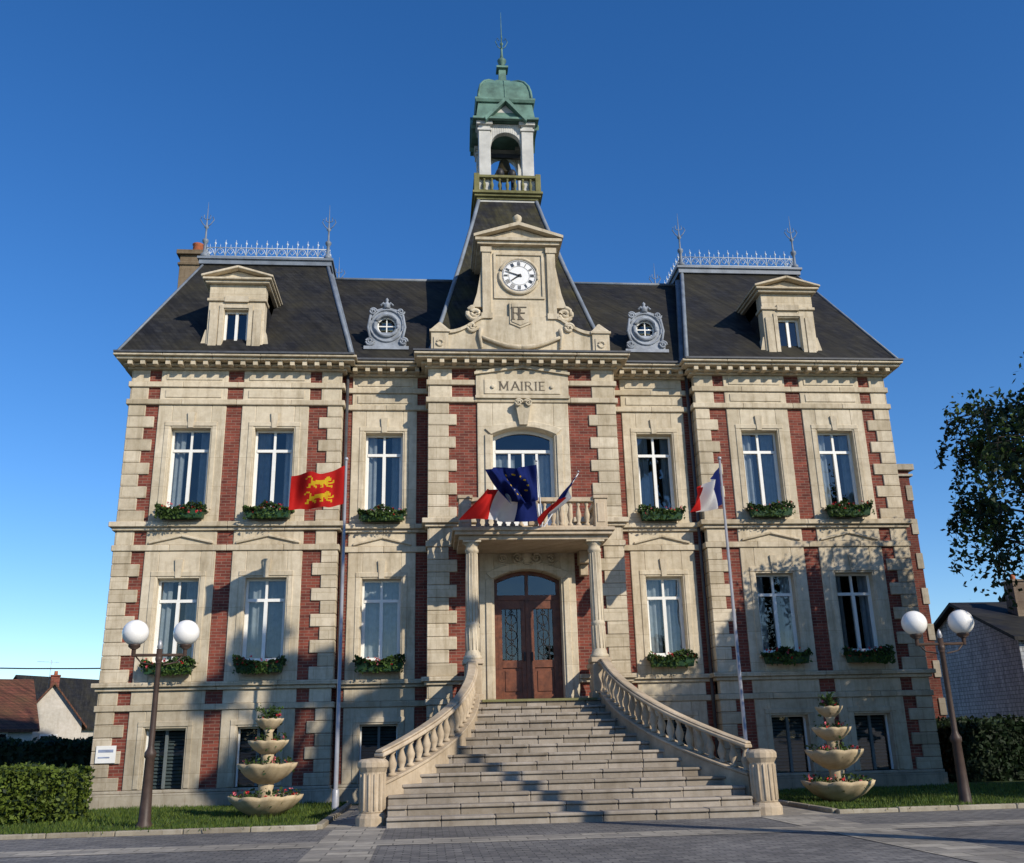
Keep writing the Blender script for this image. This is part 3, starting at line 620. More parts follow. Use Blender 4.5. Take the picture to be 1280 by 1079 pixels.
# ---------------------------------------------------------------- dormers
for s in(-1,1):
    xc=s*7.2
    yd0=-.12
    for q in((-.70,-.30),(.30,.70)): surr.box(xc+q[0],xc+q[1],yd0,yd0+.35,10.5,12.02)
    surr.box(xc-.30,xc+.30,yd0,yd0+.35,11.80,12.02); surr.box(xc-.30,xc+.30,yd0,yd0+.35,10.5,10.56)
    for q in(-1,1):
        carv.hexa([(xc+q*.7,yd0+.03,10.5),(xc+q*.92,yd0+.03,10.5),(xc+q*.92,yd0+.28,10.5),(xc+q*.7,yd0+.28,10.5),(xc+q*.7,yd0+.03,11.25),(xc+q*.74,yd0+.03,11.25),(xc+q*.74,yd0+.28,11.25),(xc+q*.7,yd0+.28,11.25)])
        carv.box(xc+q*.54-.1,xc+q*.54+.1,yd0-.04,yd0+.02,10.6,11.8); carv.spiral((xc+q*.82,yd0+.1,10.66),.12,.05,sgn=q)
        carv.box(xc+q*.36-.05,xc+q*.36+.05,yd0-.03,yd0+.02,10.57,11.84)
        q2=sorted((xc+q*.66,xc+q*.70)); roof.box(q2[0],q2[1],yd0+.35,2.0,10.6,12.62)
    carv.box(xc-.41,xc+.41,yd0-.032,yd0+.02,11.84,11.92)
    surr.box(xc-.74,xc+.74,yd0-.05,yd0+.4,12.02,12.10); surr.box(xc-.70,xc+.70,yd0,1.9,12.10,12.50)
    carv.box(xc-.3,xc+.3,yd0-.06,yd0,12.0,12.16)
    surr.box(xc-.80,xc+.80,yd0-.12,2.1,12.50,12.57); surr.box(xc-.86,xc+.86,yd0-.19,2.1,12.57,12.63)
    surr.prism([(xc-.8,12.63),(xc+.8,12.63),(xc,12.86)],yd0-.04,2.08)
    for q in(-1,1): surr.hexa([(xc+q*.90,yd0-.22,12.631),(xc,yd0-.22,12.88),(xc,2.1,12.88),(xc+q*.90,2.1,12.631),(xc+q*.90,yd0-.22,12.69),(xc,yd0-.22,12.95),(xc,2.1,12.95),(xc+q*.90,2.1,12.69)])
    for q in(-1,1): frames.box(xc+q*.27-.03,xc+q*.27+.03,yd0+.14,yd0+.19,10.56,11.80)
    frames.box(xc-.035,xc+.035,yd0+.13,yd0+.19,10.56,11.80); frames.box(xc-.24,xc+.24,yd0+.14,yd0+.19,11.75,11.80); frames.box(xc-.24,xc+.24,yd0+.14,yd0+.19,10.56,10.62)
    glass.add([(xc-.3,yd0+.17,10.56),(xc+.3,yd0+.17,10.56),(xc+.3,yd0+.175,11.80),(xc-.3,yd0+.175,11.80)],[(0,1,2,3)]); dark.box(xc-.64,xc+.64,yd0+.5,yd0+.52,10.52,12.0)
    oe=M('oeil_de_boeuf',[ZINCD,WHITEP,GLASS,DARK,SLATE],TH,.006); xc=s*3.44; zc=11.66; yo=.42
    shape=[(-.5,11.05),(.5,11.05),(.52,11.25),(.40,11.34),(.40,11.5),(.50,11.62),(.46,11.85),(.40,12.0),(.26,12.12),(.14,12.16),(0,12.2),(-.14,12.16),(-.26,12.12),(-.40,12.0),(-.46,11.85),(-.50,11.62),(-.40,11.5),(-.40,11.34),(-.52,11.25)]
    m_=len(shape); inner=[]
    for (px,pz) in shape:
        a=math.atan2(pz-zc,px); inner.append((.25*math.cos(a),zc+.25*math.sin(a)))
    for i in range(m_):
        j=(i+1)%m_; a,b_,c,d=shape[i],shape[j],inner[j],inner[i]
        oe.prism([(xc+a[0],a[1]),(xc+b_[0],b_[1]),(xc+c[0],c[1]),(xc+d[0],d[1])],yo,yo+.16)
    oe.ring((xc,yo-.02,zc),.30,.05,n=24); oe.ring((xc,yo-.01,zc),.43,.03,n=24,sz=1.05)
    for q in(-1,1):
        oe.spiral((xc+q*.44,yo-.02,11.2),.11,.035,sgn=q); oe.spiral((xc+q*.36,yo-.02,12.05),.1,.03,sgn=-q); oe.tube([(xc+q*.42,yo-.02,11.3),(xc+q*.48,yo-.02,11.6),(xc+q*.42,yo-.02,11.95)],.035,6)
        oe.tube([(xc,yo-.02,12.15),(xc+q*.1,yo-.02,12.3),(xc+q*.16,yo-.02,12.22)],.035,6)
    oe.box(xc-.58,xc+.58,yo-.06,yo+.2,10.97,11.06); oe.lathe([(.08,12.15),(.1,12.25),(.03,12.34),(.05,12.4),(.0,12.46)],(xc,yo,0),8)
    oe.m=4; oe.lathe([(.36,yo+.16),(.36,2.2)],(xc,0,zc),16,'y'); oe.m=3; oe.lathe([(.28,yo+.15),(.28,yo+.155)],(xc,0,zc),16,'y')
    oe.m=1; oe.box(xc-.25,xc+.25,yo+.06,yo+.09,zc-.015,zc+.015); oe.box(xc-.015,xc+.015,yo+.061,yo+.089,zc-.25,zc+.25); oe.ring((xc,yo+.07,zc),.235,.02,n=20)
    oe.m=2; oe.lathe([(.24,yo+.08),(.24,yo+.082)],(xc,0,zc),20,'y'); oe.build()
ch=M('chimney',[stonemat('sooty_chimney_stone',(.24,.19,.13),(.15,.115,.08)),POT],TH,.01)
ch.box(-10.05,-9.3,4.6,5.8,9,15.85); ch.box(-10.15,-9.2,4.5,5.9,15.85,16.0); ch.box(-10.1,-9.25,4.55,5.85,15.5,15.58); ch.m=1
ch.lathe([(.17,16.0),(.16,16.35),(.19,16.4),(.1,16.42)],(-9.62,4.95,0),12); ch.lathe([(.17,16.0),(.16,16.25),(.19,16.3),(.1,16.32)],(-9.62,5.45,0),12)
ch.build()
rw=M('rear_wing',[BRICKD,PLINTH,SLATE],TH,.01)
rw.box(9.3,13.15,6,11,0,9.3); rw.m=1; rw.box(9.3,13.3,5.88,11,9.3,9.5); rw.box(9.3,13.25,5.93,11,9.1,9.18); rw.box(9.3,13.22,5.9,11,0,.6)
for i in range(0,15,2): rw.box(12.96,13.18,5.96,6.4,.6+i*.55,.6+i*.55+.5)
rw.build()
misc=M('rainwater_pipe',simple('dark_pipe',(.06,.062,.07),.5),TH)
for x in(-4.38,4.38): misc.tube([(x,.22,10.2),(x,.22,0.1)],.04,8)
misc.build()
for m_ in(stone,surr,carv,brick,plinth,frames,glass,curt,dark,grille,roof,zinc,crest,gut,lan,mos,cop): m_.build()

# ---------------------------------------------------------------- stairs + porch
ST=empty('entrance_staircase')
NS=14; YB=-6.85; YT=-2.25; LZ=2.05; rz=LZ/NS; tr_=(YT-YB)/(NS-1)
def cx(y):
    t=max(0,min(1,(-1.95-y)/4.15)); return 1.40+1.80*t**2.35
steps=M('steps',STEP,ST,.012); mossm=M('mossy_tread',MOSSY,ST)
for i in range(NS):
    ya=YB+i*tr_; yb_=ya+tr_+.12 if i<NS-1 else YC-.112
    if i==NS-1: hw=1.45
    else: hw=min(cx(ya+tr_/2),2.96) if ya>-6.4 else 2.95
    z1=(i+1)*rz; z0=z1-rz-.02
    k=7; off=(i*.37)%1
    xs=[-hw]+[ -hw+ (j+off)*2*hw/k for j in range(k) if 0.1<(-hw+(j+off)*2*hw/k)+hw<2*hw-.1]+[hw]
    for a,b_ in zip(xs,xs[1:]):
        if b_-a>.05:
            dz=random.uniform(-.005,.004); dy=random.uniform(-.012,.012)
            steps.box(a+.003,b_-.003,ya+dy,yb_,z1-.05,z1+dz); steps.box(a+.002,b_-.002,ya+.035+dy*.5,yb_,max(-.02,z0-.1),z1-.051)
mossm.box(-1.2,1.2,YT-.018,YT+.25,LZ-.035,LZ+.012); mossm.build()
steps.build()
strn=M('stringers',BALU,ST,.012); bal=M('balusters',BALU,ST); rail=M('handrails',BALU,ST,.02)
def ribbon(m,pts,w,zl,zh):
    n=len(pts); L=[];R=[]
    for i in range(n):
        a=Vector(pts[max(i-1,0)]);b_=Vector(pts[min(i+1,n-1)]); d=(b_-a).normalized(); nn=Vector((-d.y,d.x))*w/2; p=Vector(pts[i]); L.append(p+nn);R.append(p-nn)
    vs=[];fs=[]
    for i in range(n): vs+=[(L[i].x,L[i].y,zl[i]),(R[i].x,R[i].y,zl[i]),(R[i].x,R[i].y,zh[i]),(L[i].x,L[i].y,zh[i])]
    for i in range(n-1):
        for k in range(4): fs.append((4*i+k,4*i+(k+1)%4,4*i+4+(k+1)%4,4*i+4+k))
    fs.append((0,1,2,3)); fs.append((4*n-4,4*n-3,4*n-2,4*n-1)); m.add(vs,fs)
for s in(-1,1):
    ysf=np.linspace(-2.02,-6.02,200); xf=np.array([cx(y) for y in ysf])
    L_=np.r_[0,np.cumsum(np.hypot(np.diff(xf),np.diff(ysf)))]
    lu=np.linspace(0,L_[-1],33); ys=np.interp(lu,L_,ysf); pts=[(s*float(np.interp(l,L_,xf)),float(y)) for l,y in zip(lu,ys)]
    K=33
    base=[min(LZ,rz+(y-YB)/tr_*rz)+.10 for y in ys]
    top=[b_+.70-.17*i/(K-1) for i,b_ in enumerate(base)]
    ribbon(strn,pts,.24,[-.02]*K,base); ribbon(strn,pts,.30,base,[b_+.05 for b_ in base])
    ribbon(rail,pts,.24,[t-.10 for t in top],[t-.03 for t in top]); ribbon(rail,pts,.19,[t-.03 for t in top],[t+.01 for t in top])
    nb=20
    for k in range(nb):
        u=(k+.6)/nb*(K-1); i=int(u); f_=u-i; j=min(i+1,K-1); x=pts[i][0]*(1-f_)+pts[j][0]*f_; y=ys[i]*(1-f_)+ys[j]*f_
        b0=base[i]*(1-f_)+base[j]*f_+.04; t0=top[i]*(1-f_)+top[j]*f_-.09
        baluster(bal,x,y,b0,t0-b0,10,1.3)
    x,y=s*3.2,-6.15 if s<0 else -6.35
    nw=strn
    nw.lathe([(.26,-.02),(.26,.13),(.235,.15),(.215,.19)],(x,y,0),16,'z',False); nw.lathe([(.20,.19),(.20,.80),(.235,.86),(.25,.88),(.25,.96),(.2,1.0),(0,1.02)],(x,y,0),16,'z',False)
    for k in range(14):
        a=2*pi*k/14; nw.tube([(x+.2*math.cos(a),y+.2*math.sin(a),.22),(x+.2*math.cos(a),y+.2*math.sin(a),.78)],.022,5)
    x,y=s*1.37,-1.8
    strn.box(x-.2,x+.2,y-.2,y+.2,-.02,2.1); strn.box(x-.23,x+.23,y-.23,y+.23,2.05,2.2); strn.box(x-.18,x+.18,y-.18,y+.18,2.2,2.80); strn.box(x-.22,x+.22,y-.22,y+.22,2.8,2.9)
    cl=M('column',STONEP,ST)
    cl.lathe([(.2,2.9),(.2,2.97),(.165,3.0),(.165,3.05),(.145,3.08),(.145,3.6),(.155,3.62),(.155,3.66),(.14,3.68),(.125,5.2),(.15,5.22),(.15,5.27),(.13,5.3),(.13,5.36),(.19,5.42)],(x,y,0),24)
    cl.box(x-.2,x+.2,y-.2,y+.2,5.42,5.458)
    for k in range(12):
        a=2*pi*k/12; cl.tube([(x+.142*math.cos(a),y+.142*math.sin(a),3.1),(x+.142*math.cos(a),y+.142*math.sin(a),3.58)],.016,5); cl.tube([(x+.137*math.cos(a),y+.137*math.sin(a),3.7),(x+.122*math.cos(a),y+.122*math.sin(a),5.18)],.012,5)
    cl.build()
    q=sorted((s*1.3,s*1.5)); strn.box(q[0],q[1],-1.6,YC-.12,-.02,2.1)
    ribbon(rail,[(s*1.4,-1.62),(s*1.4,YC-.13)],.2,[2.75]*2,[2.87]*2)
    for k in range(5): baluster(bal,s*1.4,-1.45+k*.22,2.1,.65,10,1.3)
strn.build(); bal.build(); rail.build()
BC=empty('stone_balcony')
bl=M('slab_and_balustrade',BALU,BC,.012)
yf=-2.05
bl.box(-1.66,1.66,yf+.05,YC-.06,5.46,5.56); bl.box(-1.75,1.75,yf-.05,YC-.06,5.56,5.64); bl.box(-1.8,1.8,yf-.1,YC-.06,5.64,5.72)
for s in(-1,1):
    q=sorted((s*1.38,s*1.66)); bl.box(q[0],q[1],yf+.0,yf+.28,5.72,6.38); bl.box(q[0]-.03,q[1]+.03,yf-.03,yf+.31,6.38,6.46); bl.box(q[0]+.05,q[1]-.05,yf-.02,yf+.02,5.84,6.28)
    q=sorted((s*1.43,s*1.63)); bl.box(q[0],q[1],yf+.28,YC-.06,6.32,6.42); bl.box(q[0]+.02,q[1]-.02,yf+.28,YC-.06,5.72,5.78)
    for k in range(6): baluster(bl,s*1.53,yf+.42+k*.2,5.78,.54,8,1.15)
    q=sorted((s*1.2,s*1.45)); bl.box(q[0],q[1],YC-.45,YC-.06,5.16,5.46); bl.box(q[0]+.03,q[1]-.03,YC-.28,YC-.06,4.9,5.16)
bl.box(-1.38,1.38,yf+.04,yf+.24,6.32,6.42); bl.box(-1.38,1.38,yf+.06,yf+.22,5.72,5.78); bl.box(-.11,.11,yf+.03,yf+.25,5.78,6.32)
for k in range(6):
    for s in(-1,1): baluster(bl,s*(.27+k*.19),yf+.14,5.78,.54,8,1.15)
bl.build()

# ---------------------------------------------------------------- flags
def flag(name,P00,P10,P01,P11,colf,mats,amp=.08,k=2.2,nx=48,ny=32,poles=None,sag=.08,diag=1.6):
    m=M(name,mats+[ALU])
    P00,P10,P01,P11=[Vector(p) for p in(P00,P10,P01,P11)]
    nrm=((P10-P00).cross(P01-P00)).normalized(); vs=[]
    ph=random.random()*6
    for j in range(ny+1):
        for i in range(nx+1):
            s=i/nx;t=j/ny
            p=(P00*(1-s)+P10*s)*(1-t)+(P01*(1-s)+P11*s)*t
            w=amp*min(1,s*3)*(math.sin(k*2*pi*s+diag*t+ph)+.45*math.sin(k*4.3*pi*s-2.3*t+ph))
            p=p+nrm*w+Vector((0,0,-sag*math.sin(pi*s)*(1-.4*t)+.02*math.sin(7*s+ph))); vs.append(p)
    m.v+=[tuple(p) for p in vs]
    for j in range(ny):
        for i in range(nx):
            a=j*(nx+1)+i; m.f.append((a,a+1,a+nx+2,a+nx+1)); m.mi.append(colf((i+.5)/nx,(j+.5)/ny)); m.sm.append(True)
    if poles:
        m.m=len(mats)
        for pts,r,r1 in poles: m.tube(pts,r,10,r1)
        e=Vector(poles[0][0][-1]); m.sphere(e+Vector((0,0,.04)),.045 if r>.02 else .025,10,6)
        b0=Vector(poles[0][0][0])
        if b0.z<.2: m.lathe([(.12,-.01),(.12,.05),(.07,.07),(.07,.4),(.05,.42)],tuple(b0),12)
    return m.build(recalc=False)
LION=["...XX..........XX...","..XXXX........X..X..","..XXXXXXXXXX..X.....","X...XXXXXXXXXXX.....","XXXXXXXXXXXXXXX.....","....XX.XX...XXXX....",".XXXX..X...XX..X....",".X.....XX..X...XX..."]
def lion(s,t):
    for t0 in(.13,.54):
        u=(1-s-.2)/.62; v=(t-t0)/.32
        if 0<=u<1 and 0<=v<1 and LION[int(v*8)][19-int(u*20)]=='X': return 1
    return 0
tri=lambda s,t:0 if s<1/3 else(1 if s<2/3 else 2)
def eu(s,t):
    for k in range(12):
        a=k*pi/6
        if math.hypot((s-.5)*1.45-.30*math.cos(a),t-.5-.30*math.sin(a))<.030: return 1
    return 0
xp,yp=-4.11,-2.5
flag('norman_flag_on_pole',(xp-.03,yp,7.0),(xp-1.12,yp-.25,6.72),(xp-.03,yp,6.15),(xp-1.16,yp-.15,6.0),lion,[FR,FY],.12,1.3,100,72,[([(xp,yp,0),(xp,yp,7.12)],.045,.025)],.05,2.2)
xp=4.2
flag('french_flag_on_pole',(xp-.03,yp,6.98),(xp-.72,yp-.5,6.35),(xp-.03,yp,6.12),(xp-.9,yp-.4,5.85),tri,[FB,FW,FR],.12,1.8,60,40,[([(xp,yp,0),(xp,yp,7.15)],.045,.025)])
flag('french_flag',(-.05,-2.45,6.55),(-1.12,-2.75,6.42),(.08,-2.3,5.82),(-1.62,-2.6,5.80),tri,[FB,FW,FR],.14,1.7,70,46,[([(.18,-2.0,5.7),(-.1,-2.5,6.7)],.016,.014)],.05,3)
flag('european_flag',(.02,-2.75,6.95),(-1.14,-2.95,6.80),(.06,-2.5,6.22),(-.60,-2.8,6.08),eu,[FB,FY],.17,2.0,110,80,[([(.2,-2.0,5.7),(.02,-2.78,7.0)],.016,.014)],.0,4.5)
flag('french_flag',(.90,-2.75,6.72),(.50,-2.8,6.10),(.62,-2.55,6.36),(-.02,-2.45,5.66),tri,[FB,FW,FR],.07,1.6,48,32,[([(.2,-2.0,5.7),(.93,-2.78,6.76)],.016,.014)],.1)

# ---------------------------------------------------------------- flower boxes
def flowerbox(x,y,z,w=1.05):
    m=M('flower_box',[BOXG,LEAFD,LEAF,RED,PINK])
    m.hexa([(-w/2+.04,-.12,0),(w/2-.04,-.12,0),(w/2-.04,.1,0),(-w/2+.04,.1,0),(-w/2,-.15,.2),(w/2,-.15,.2),(w/2,.1,.2),(-w/2,.1,.2)])
    n=random.randint(420,620); f1=random.uniform(3,9); P=np.c_[rng.uniform(-w/2-.05,w/2+.05,n),rng.uniform(-.2,.1,n),rng.random(n)]
    P[:,2]=.16+P[:,2]*(.13+.08*np.sin(P[:,0]*f1+f1))
    m.leaves(P,.042,1); m.leaves(P[:n*2//3]+[0,-.02,.02],.042,2)
    n=random.randint(120,260); c0=random.uniform(-.3,.3); P=np.c_[rng.normal(c0,w*.28,n).clip(-w/2,w/2),-.14-.12*rng.random(n),-.04+.26*rng.random(n)]; m.leaves(P,.04,2)
    for mi,k in((3,random.randint(9,18)),(4,random.randint(2,8))):
        for _ in range(k):
            c=np.array([random.uniform(-w/2,w/2),random.uniform(-.24,-.02),random.uniform(.12,.34)]); m.leaves(c+rng.normal(size=(7,3))*.014,.022,mi)
    return m.build((x,y,z),False)
for s in(-1,1):
    for xw,yf in((8.1,YP),(6.1,YP),(3.44,YI)):
        flowerbox(s*xw,yf-.22,Z1[0]-.26); flowerbox(s*xw,yf-.22,Z0[0]-.24)

# ---------------------------------------------------------------- lamps
def lamp(x,y,rot,z=.04):
    m=M('street_lamp',[POLEB,ALU,GLOBE],None)
    m.lathe([(.13,0),(.13,.05),(.10,.10),(.085,.5),(.075,1.05),(.095,1.08),(.095,1.14),(.06,1.2),(.05,1.25),(.042,2.58),(.06,2.62),(.06,2.66),(.03,2.70)],(0,0,0),14)
    c,s_=math.cos(rot),math.sin(rot); g=.41
    P=lambda r,z:(r*c,r*s_,z)
    m.tube([P(-g-.02,2.70),P(g+.02,2.70)],.025,8); m.tube([P(0,2.56),P(0,2.80)],.05,8)
    for sg in(-1,1):
        m.m=0; m.tube([P(sg*g,2.68),P(sg*g,2.86)],.035,8); m.tube([P(sg*.08,2.54),P(sg*.28,2.58),P(sg*(g-.02),2.70)],.014,6); m.lathe([(.05,2.80),(.10,2.84),(.10,2.89),(.07,2.91)],(P(sg*g,0)[0],P(sg*g,0)[1],0),12)
        m.m=2; m.sphere(P(sg*g,3.07),.215,28,18)
    m.m=1; m.lathe([(.02,2.8),(.05,2.83),(.03,2.92),(.0,2.96)],(0,0,0),8)
    return m.build((x,y,z),False)
lamp(-6.83,-5.8,.12); lamp(6.64,-6.3,-.1,-.02)

# ---------------------------------------------------------------- tiered shell planters
def planter(x,y):
    m=M('tiered_shell_planter',[CREAM,LEAF,RED,PINK,LEAFD])
    def shell(r,z,h):
        seg=40; prof=[(.22,0),(.42,.12),(.72,.42),(.95,.8),(1.0,1.0),(.93,1.0),(.6,.62),(0,.5)]
        vs=[];fs=[]
        for q,hh in prof:
            for k in range(seg):
                a=2*pi*k/seg; w=.09*abs(math.cos(a*5.0))*min(1,q*1.2); rr=r*q*(1+w); vs.append((rr*math.cos(a),rr*math.sin(a),z+h*hh*(1+w*.8)))
        for i in range(len(prof)-1):
            for k in range(seg): k2=(k+1)%seg; fs.append((i*seg+k,i*seg+k2,(i+1)*seg+k2,(i+1)*seg+k))
        m.add(vs,fs,True)
    shell(.62,.0,.36); m.lathe([(.17,.1),(.13,.5),(.15,.62)],(0,0,0),12)
    shell(.50,.56,.34); m.lathe([(.12,.7),(.10,1.0),(.12,1.08)],(0,0,0),12)
    shell(.34,1.06,.24); m.lathe([(.09,1.2),(.07,1.45),(.1,1.5)],(0,0,0),12); shell(.24,1.48,.2)
    for r,z in((.54,.36),(.42,.9),(.27,1.30),(.18,1.68)):
        n=int(620*r); a=rng.uniform(0,2*pi,n); rr=r*np.sqrt(rng.uniform(.1,1.3,n)); P=np.c_[rr*np.cos(a),rr*np.sin(a),z+rng.uniform(-.12,.10,n)*(1+.5*np.sin(a*3))]
        m.leaves(P,.034,1); m.leaves(P[::2],.034,4)
        for mi in(2,3):
            for _ in range(int(14*r)+2):
                a=random.uniform(0,6.28); c=np.array([r*math.cos(a),r*math.sin(a),z+random.uniform(-.04,.1)]); m.leaves(c+rng.normal(size=(6,3))*.014,.022,mi)
    for k in range(14):
        a=random.uniform(0,6.28); q=random.uniform(.05,.2); p=[(0,0,1.66),(q*math.cos(a)*.6,q*math.sin(a)*.6,1.78),(q*math.cos(a)*1.4,q*math.sin(a)*1.4,1.80+random.random()*.1)]
        m.m=1; m.tube(p,.006,4); m.leaves(np.array(p[2])+rng.normal(size=(6,3))*.03,.03,1); m.leaves(np.array(p[1])+rng.normal(size=(4,3))*.03,.03,4)
    return m.build((x,y,.03))
planter(-5.2,-4.16); planter(5.2,-4.55)

# ---------------------------------------------------------------- ground
def sheet(name,mat,poly,z):
    m=M(name,mat); m.add([(x,y,z) for x,y in poly],[tuple(range(len(poly)))]); return m.build(recalc=False)
def groundmat(name,c1,c2,sc,br=None):
    m,nt,b=newmat(name); co=coords(nt,False)
    n=noise(nt,co,sc,7,.7); r=ramp(nt,[(.3,c1),(.7,c2)]); nt.links.new(n,r.inputs[0]); c=r.outputs[0]
    n2=noise(nt,co,.35,6,.7); r2=ramp(nt,[(.35,(.66,.66,.66)),(.65,(1.15,1.15,1.15))]); nt.links.new(n2,r2.inputs[0]); c=mixc(nt,1.0,c,r2.outputs[0],'MULTIPLY')
    if br:
        t=N(nt,'ShaderNodeTexBrick'); nt.links.new(co,t.inputs['Vector']); t.inputs['Scale'].default_value=1; t.inputs['Brick Width'].default_value=br[0]; t.inputs['Row Height'].default_value=br[1]; t.inputs['Mortar Size'].default_value=br[2]
        t.inputs['Color1'].default_value=(1.15,1.13,1.1,1); t.inputs['Color2'].default_value=(.68,.68,.70,1); t.inputs['Mortar'].default_value=(.4,.4,.4,1); c=mixc(nt,1.0,c,t.outputs['Color'],'MULTIPLY')
    nt.links.new(c,b.inputs['Base Color']); b.inputs['Roughness'].default_value=.85; b.inputs['Specular IOR Level'].default_value=.25
    bump(nt,b,noise(nt,co,40,4),.3,.01); return m
G=groundmat('terrain_grass',(.03,.05,.012),(.06,.085,.02),3)
ASPH=groundmat('square_cobbles',(.13,.13,.128),(.23,.22,.205),9,(.2,.12,.008))
PALE=groundmat('pale_paving',(.27,.25,.21),(.40,.37,.31),5,(.5,.3,.01))
sheet('ground',G,[(-400,-200),(400,-200),(400,600),(-400,600)],-.012)
sheet('square_pavement',ASPH,[(-60,-80),(60,-80),(60,-6.75),(-60,-6.75)],0.0)
sheet('forecourt',PALE,[(-4.0,-6.75),(4.3,-6.75),(4.3,-.45),(-4.0,-.45)],.0)
sheet('paving_band',PALE,[(-60,-9.5),(60,-9.5),(60,-8.75),(-60,-8.75)],.005)
sheet('paving_band',PALE,[(-3.75,-8.75),(-2.95,-8.75),(-2.95,-6.9),(-3.75,-6.9)],.006)
sheet('paving_band',PALE,[(-3.45,-40),(-2.75,-40),(-2.95,-9.5),(-3.75,-9.5)],.006)
sheet('paving_band',PALE,[(2.9,-8.75),(3.8,-8.75),(3.8,-6.9),(2.9,-6.9)],.006)
sheet('paving_band',PALE,[(3.4,-40),(4.2,-40),(3.8,-9.5),(2.9,-9.5)],.006)
kerb=M('kerb',PLINTH,None,.015)
for a,b_ in((-40,-3.95),(4.25,40)):
    x=a
    while x<b_-.1:
        x2=min(b_,x+1.0); kerb.box(x+.004,x2-.004,-6.75,-6.6,-.02,.07+random.uniform(-.006,.006)); x=x2
for x in(-4.05,4.2):
    for k in range(6): kerb.box(x,x+.12,-6.6+k*1.0+.004,-5.6+k-.004,-.02,.07)
kerb.build()
def lawn(x0,x1):
    m=M('lawn',[G,LEAF,LEAFH])
    m.add([(x0,-6.6,.045),(x1,-6.6,.045),(x1,-.1,.045),(x0,-.1,.045)],[(0,1,2,3)])
    n=36000; xa,xb=(max(x0,-15),min(x1,15)); P=np.c_[rng.uniform(xa,xb,n),rng.uniform(-6.6,-.2,n),np.full(n,.045)]
    P[:4000,1]=-6.6+rng.normal(0,.06,4000)
    d=rng.uniform(0,pi,n); w=.010; h=.03+.05*rng.random(n)*(1+.5*np.sin(P[:,0]*2.1)); dx=np.cos(d)*w; dy=np.sin(d)*w; lx=rng.normal(0,.02,n); ly=rng.normal(0,.02,n)
    V=np.stack([P+np.c_[-dx,-dy,0*h],P+np.c_[dx,dy,0*h],P+np.c_[lx,ly,h]],1).reshape(-1,3); o=len(m.v)
    m.v+=[tuple(q) for q in V.tolist()]; m.f+=[(o+3*i,o+3*i+1,o+3*i+2) for i in range(n)]; m.mi+=[1+(i%2) for i in range(n)]; m.sm+=[False]*n
    m.build(recalc=False)
lawn(-40,-4.05); lawn(4.32,40)

def hedge(x0,x1,y0,y1,h,leaf,n,size=.05,wob=.05):
    m=M('hedge',[LEAFD,leaf])
    m.box(x0+.08,x1-.08,y0+.08,y1-.08,0,h-.08)
    A=np.array([(x1-x0)*(y1-y0),(x1-x0)*h,(x1-x0)*h,(y1-y0)*h,(y1-y0)*h]); A=A/sum(A)
    P=[]
    for k,a in enumerate(A):
        c=int(n*a)+1; u=rng.random(c);v=rng.random(c)
        if k==0: q=np.c_[x0+(x1-x0)*u,y0+(y1-y0)*v,np.full(c,h)]
        elif k<3: q=np.c_[x0+(x1-x0)*u,np.full(c,y0 if k==1 else y1),h*v]
        else: q=np.c_[np.full(c,x0 if k==3 else x1),y0+(y1-y0)*u,h*v]
        P.append(q)
    P=np.concatenate(P); P+=rng.normal(size=P.shape)*wob*.6; P+=np.c_[np.sin(P[:,0]*3.1),np.cos(P[:,0]*2.3),np.sin(P[:,0]*4.7+P[:,1])]*wob*.6
    P[:,2]=np.maximum(P[:,2],.02)
    k=len(P)//4; idx=rng.permutation(len(P)); m.leaves(P[idx[:k]],size,0); m.leaves(P[idx[k:]],size,1)
    return m.build(recalc=False)
hedge(-14.5,-8.6,-4.4,-3.1,.90,LEAFH,34000,.042,.07)
hedge(-30,-11.0,7,9,1.5,LEAFD,24000,.08,.1)
hedge(11.2,24,2.2,3.6,1.42,LEAFD,24000,.07,.1)

# ---------------------------------------------------------------- trees
def tree(name,x,y,h,crown,nc,leafn,size,droop=0,trunk_r=.22,seed=1,leaf=LEAFD,clear=.3):
    r_=np.random.default_rng(seed); m=M(name,[BARK,leaf,LEAF])
    zc=h*(clear+(1-clear)/2); hh=h*(1-clear)/2
    m.tube([(0,0,0),(.05,.02,h*.2),(-.05,.05,h*.45),(.05,0,h*.7),(0,0,h*.92)],trunk_r,10,.03)
    C=[]
    while len(C)<nc:
        p=r_.uniform(-1,1,3)
        if .25<np.linalg.norm(p)<1: C.append(p)
    for p in C:
        c=np.array([p[0]*crown,p[1]*crown,zc+p[2]*hh])
        z0=min(max(h*clear*.8,c[2]-1.2-abs(p[0])*1.2),h*.85)
        mid=np.array([c[0]*.5,c[1]*.5,(z0+c[2])/2+.2])
        m.m=0; m.tube([(0,0,z0),tuple(mid),tuple(c)],trunk_r*.3,5,.015)
        k=int(leafn/nc); rad=crown*.22*r_.uniform(.5,1.3)
        q=r_.normal(size=(k,3)); q/=np.linalg.norm(q,axis=1)[:,None]; q*=(r_.random(k)**.45)[:,None]*rad*np.array([1.15,1.15,.7])
        P=c+q; P[:,2]-=droop*r_.random(k)**2*(1+np.abs(q[:,0]))
        m.leaves(P[:int(k*.75)],size,1); m.leaves(P[int(k*.75):],size,2)
        if droop:
            for _ in range(7):
                a=r_.uniform(0,6.28); e=c+np.array([math.cos(a)*rad,math.sin(a)*rad,-.1]); L=r_.uniform(.5,1.5)
                end=e+np.array([math.cos(a)*.3,math.sin(a)*.3,-L]); m.m=0; m.tube([tuple(c),tuple(e),tuple(end)],.012,4,.004)
                t=r_.random(44)[:,None]; Q=e+t*(end-e)+r_.normal(size=(44,3))*.06; m.leaves(Q,size,1 if r_.random()<.7 else 2)
    return m.build((x,y,0),False)
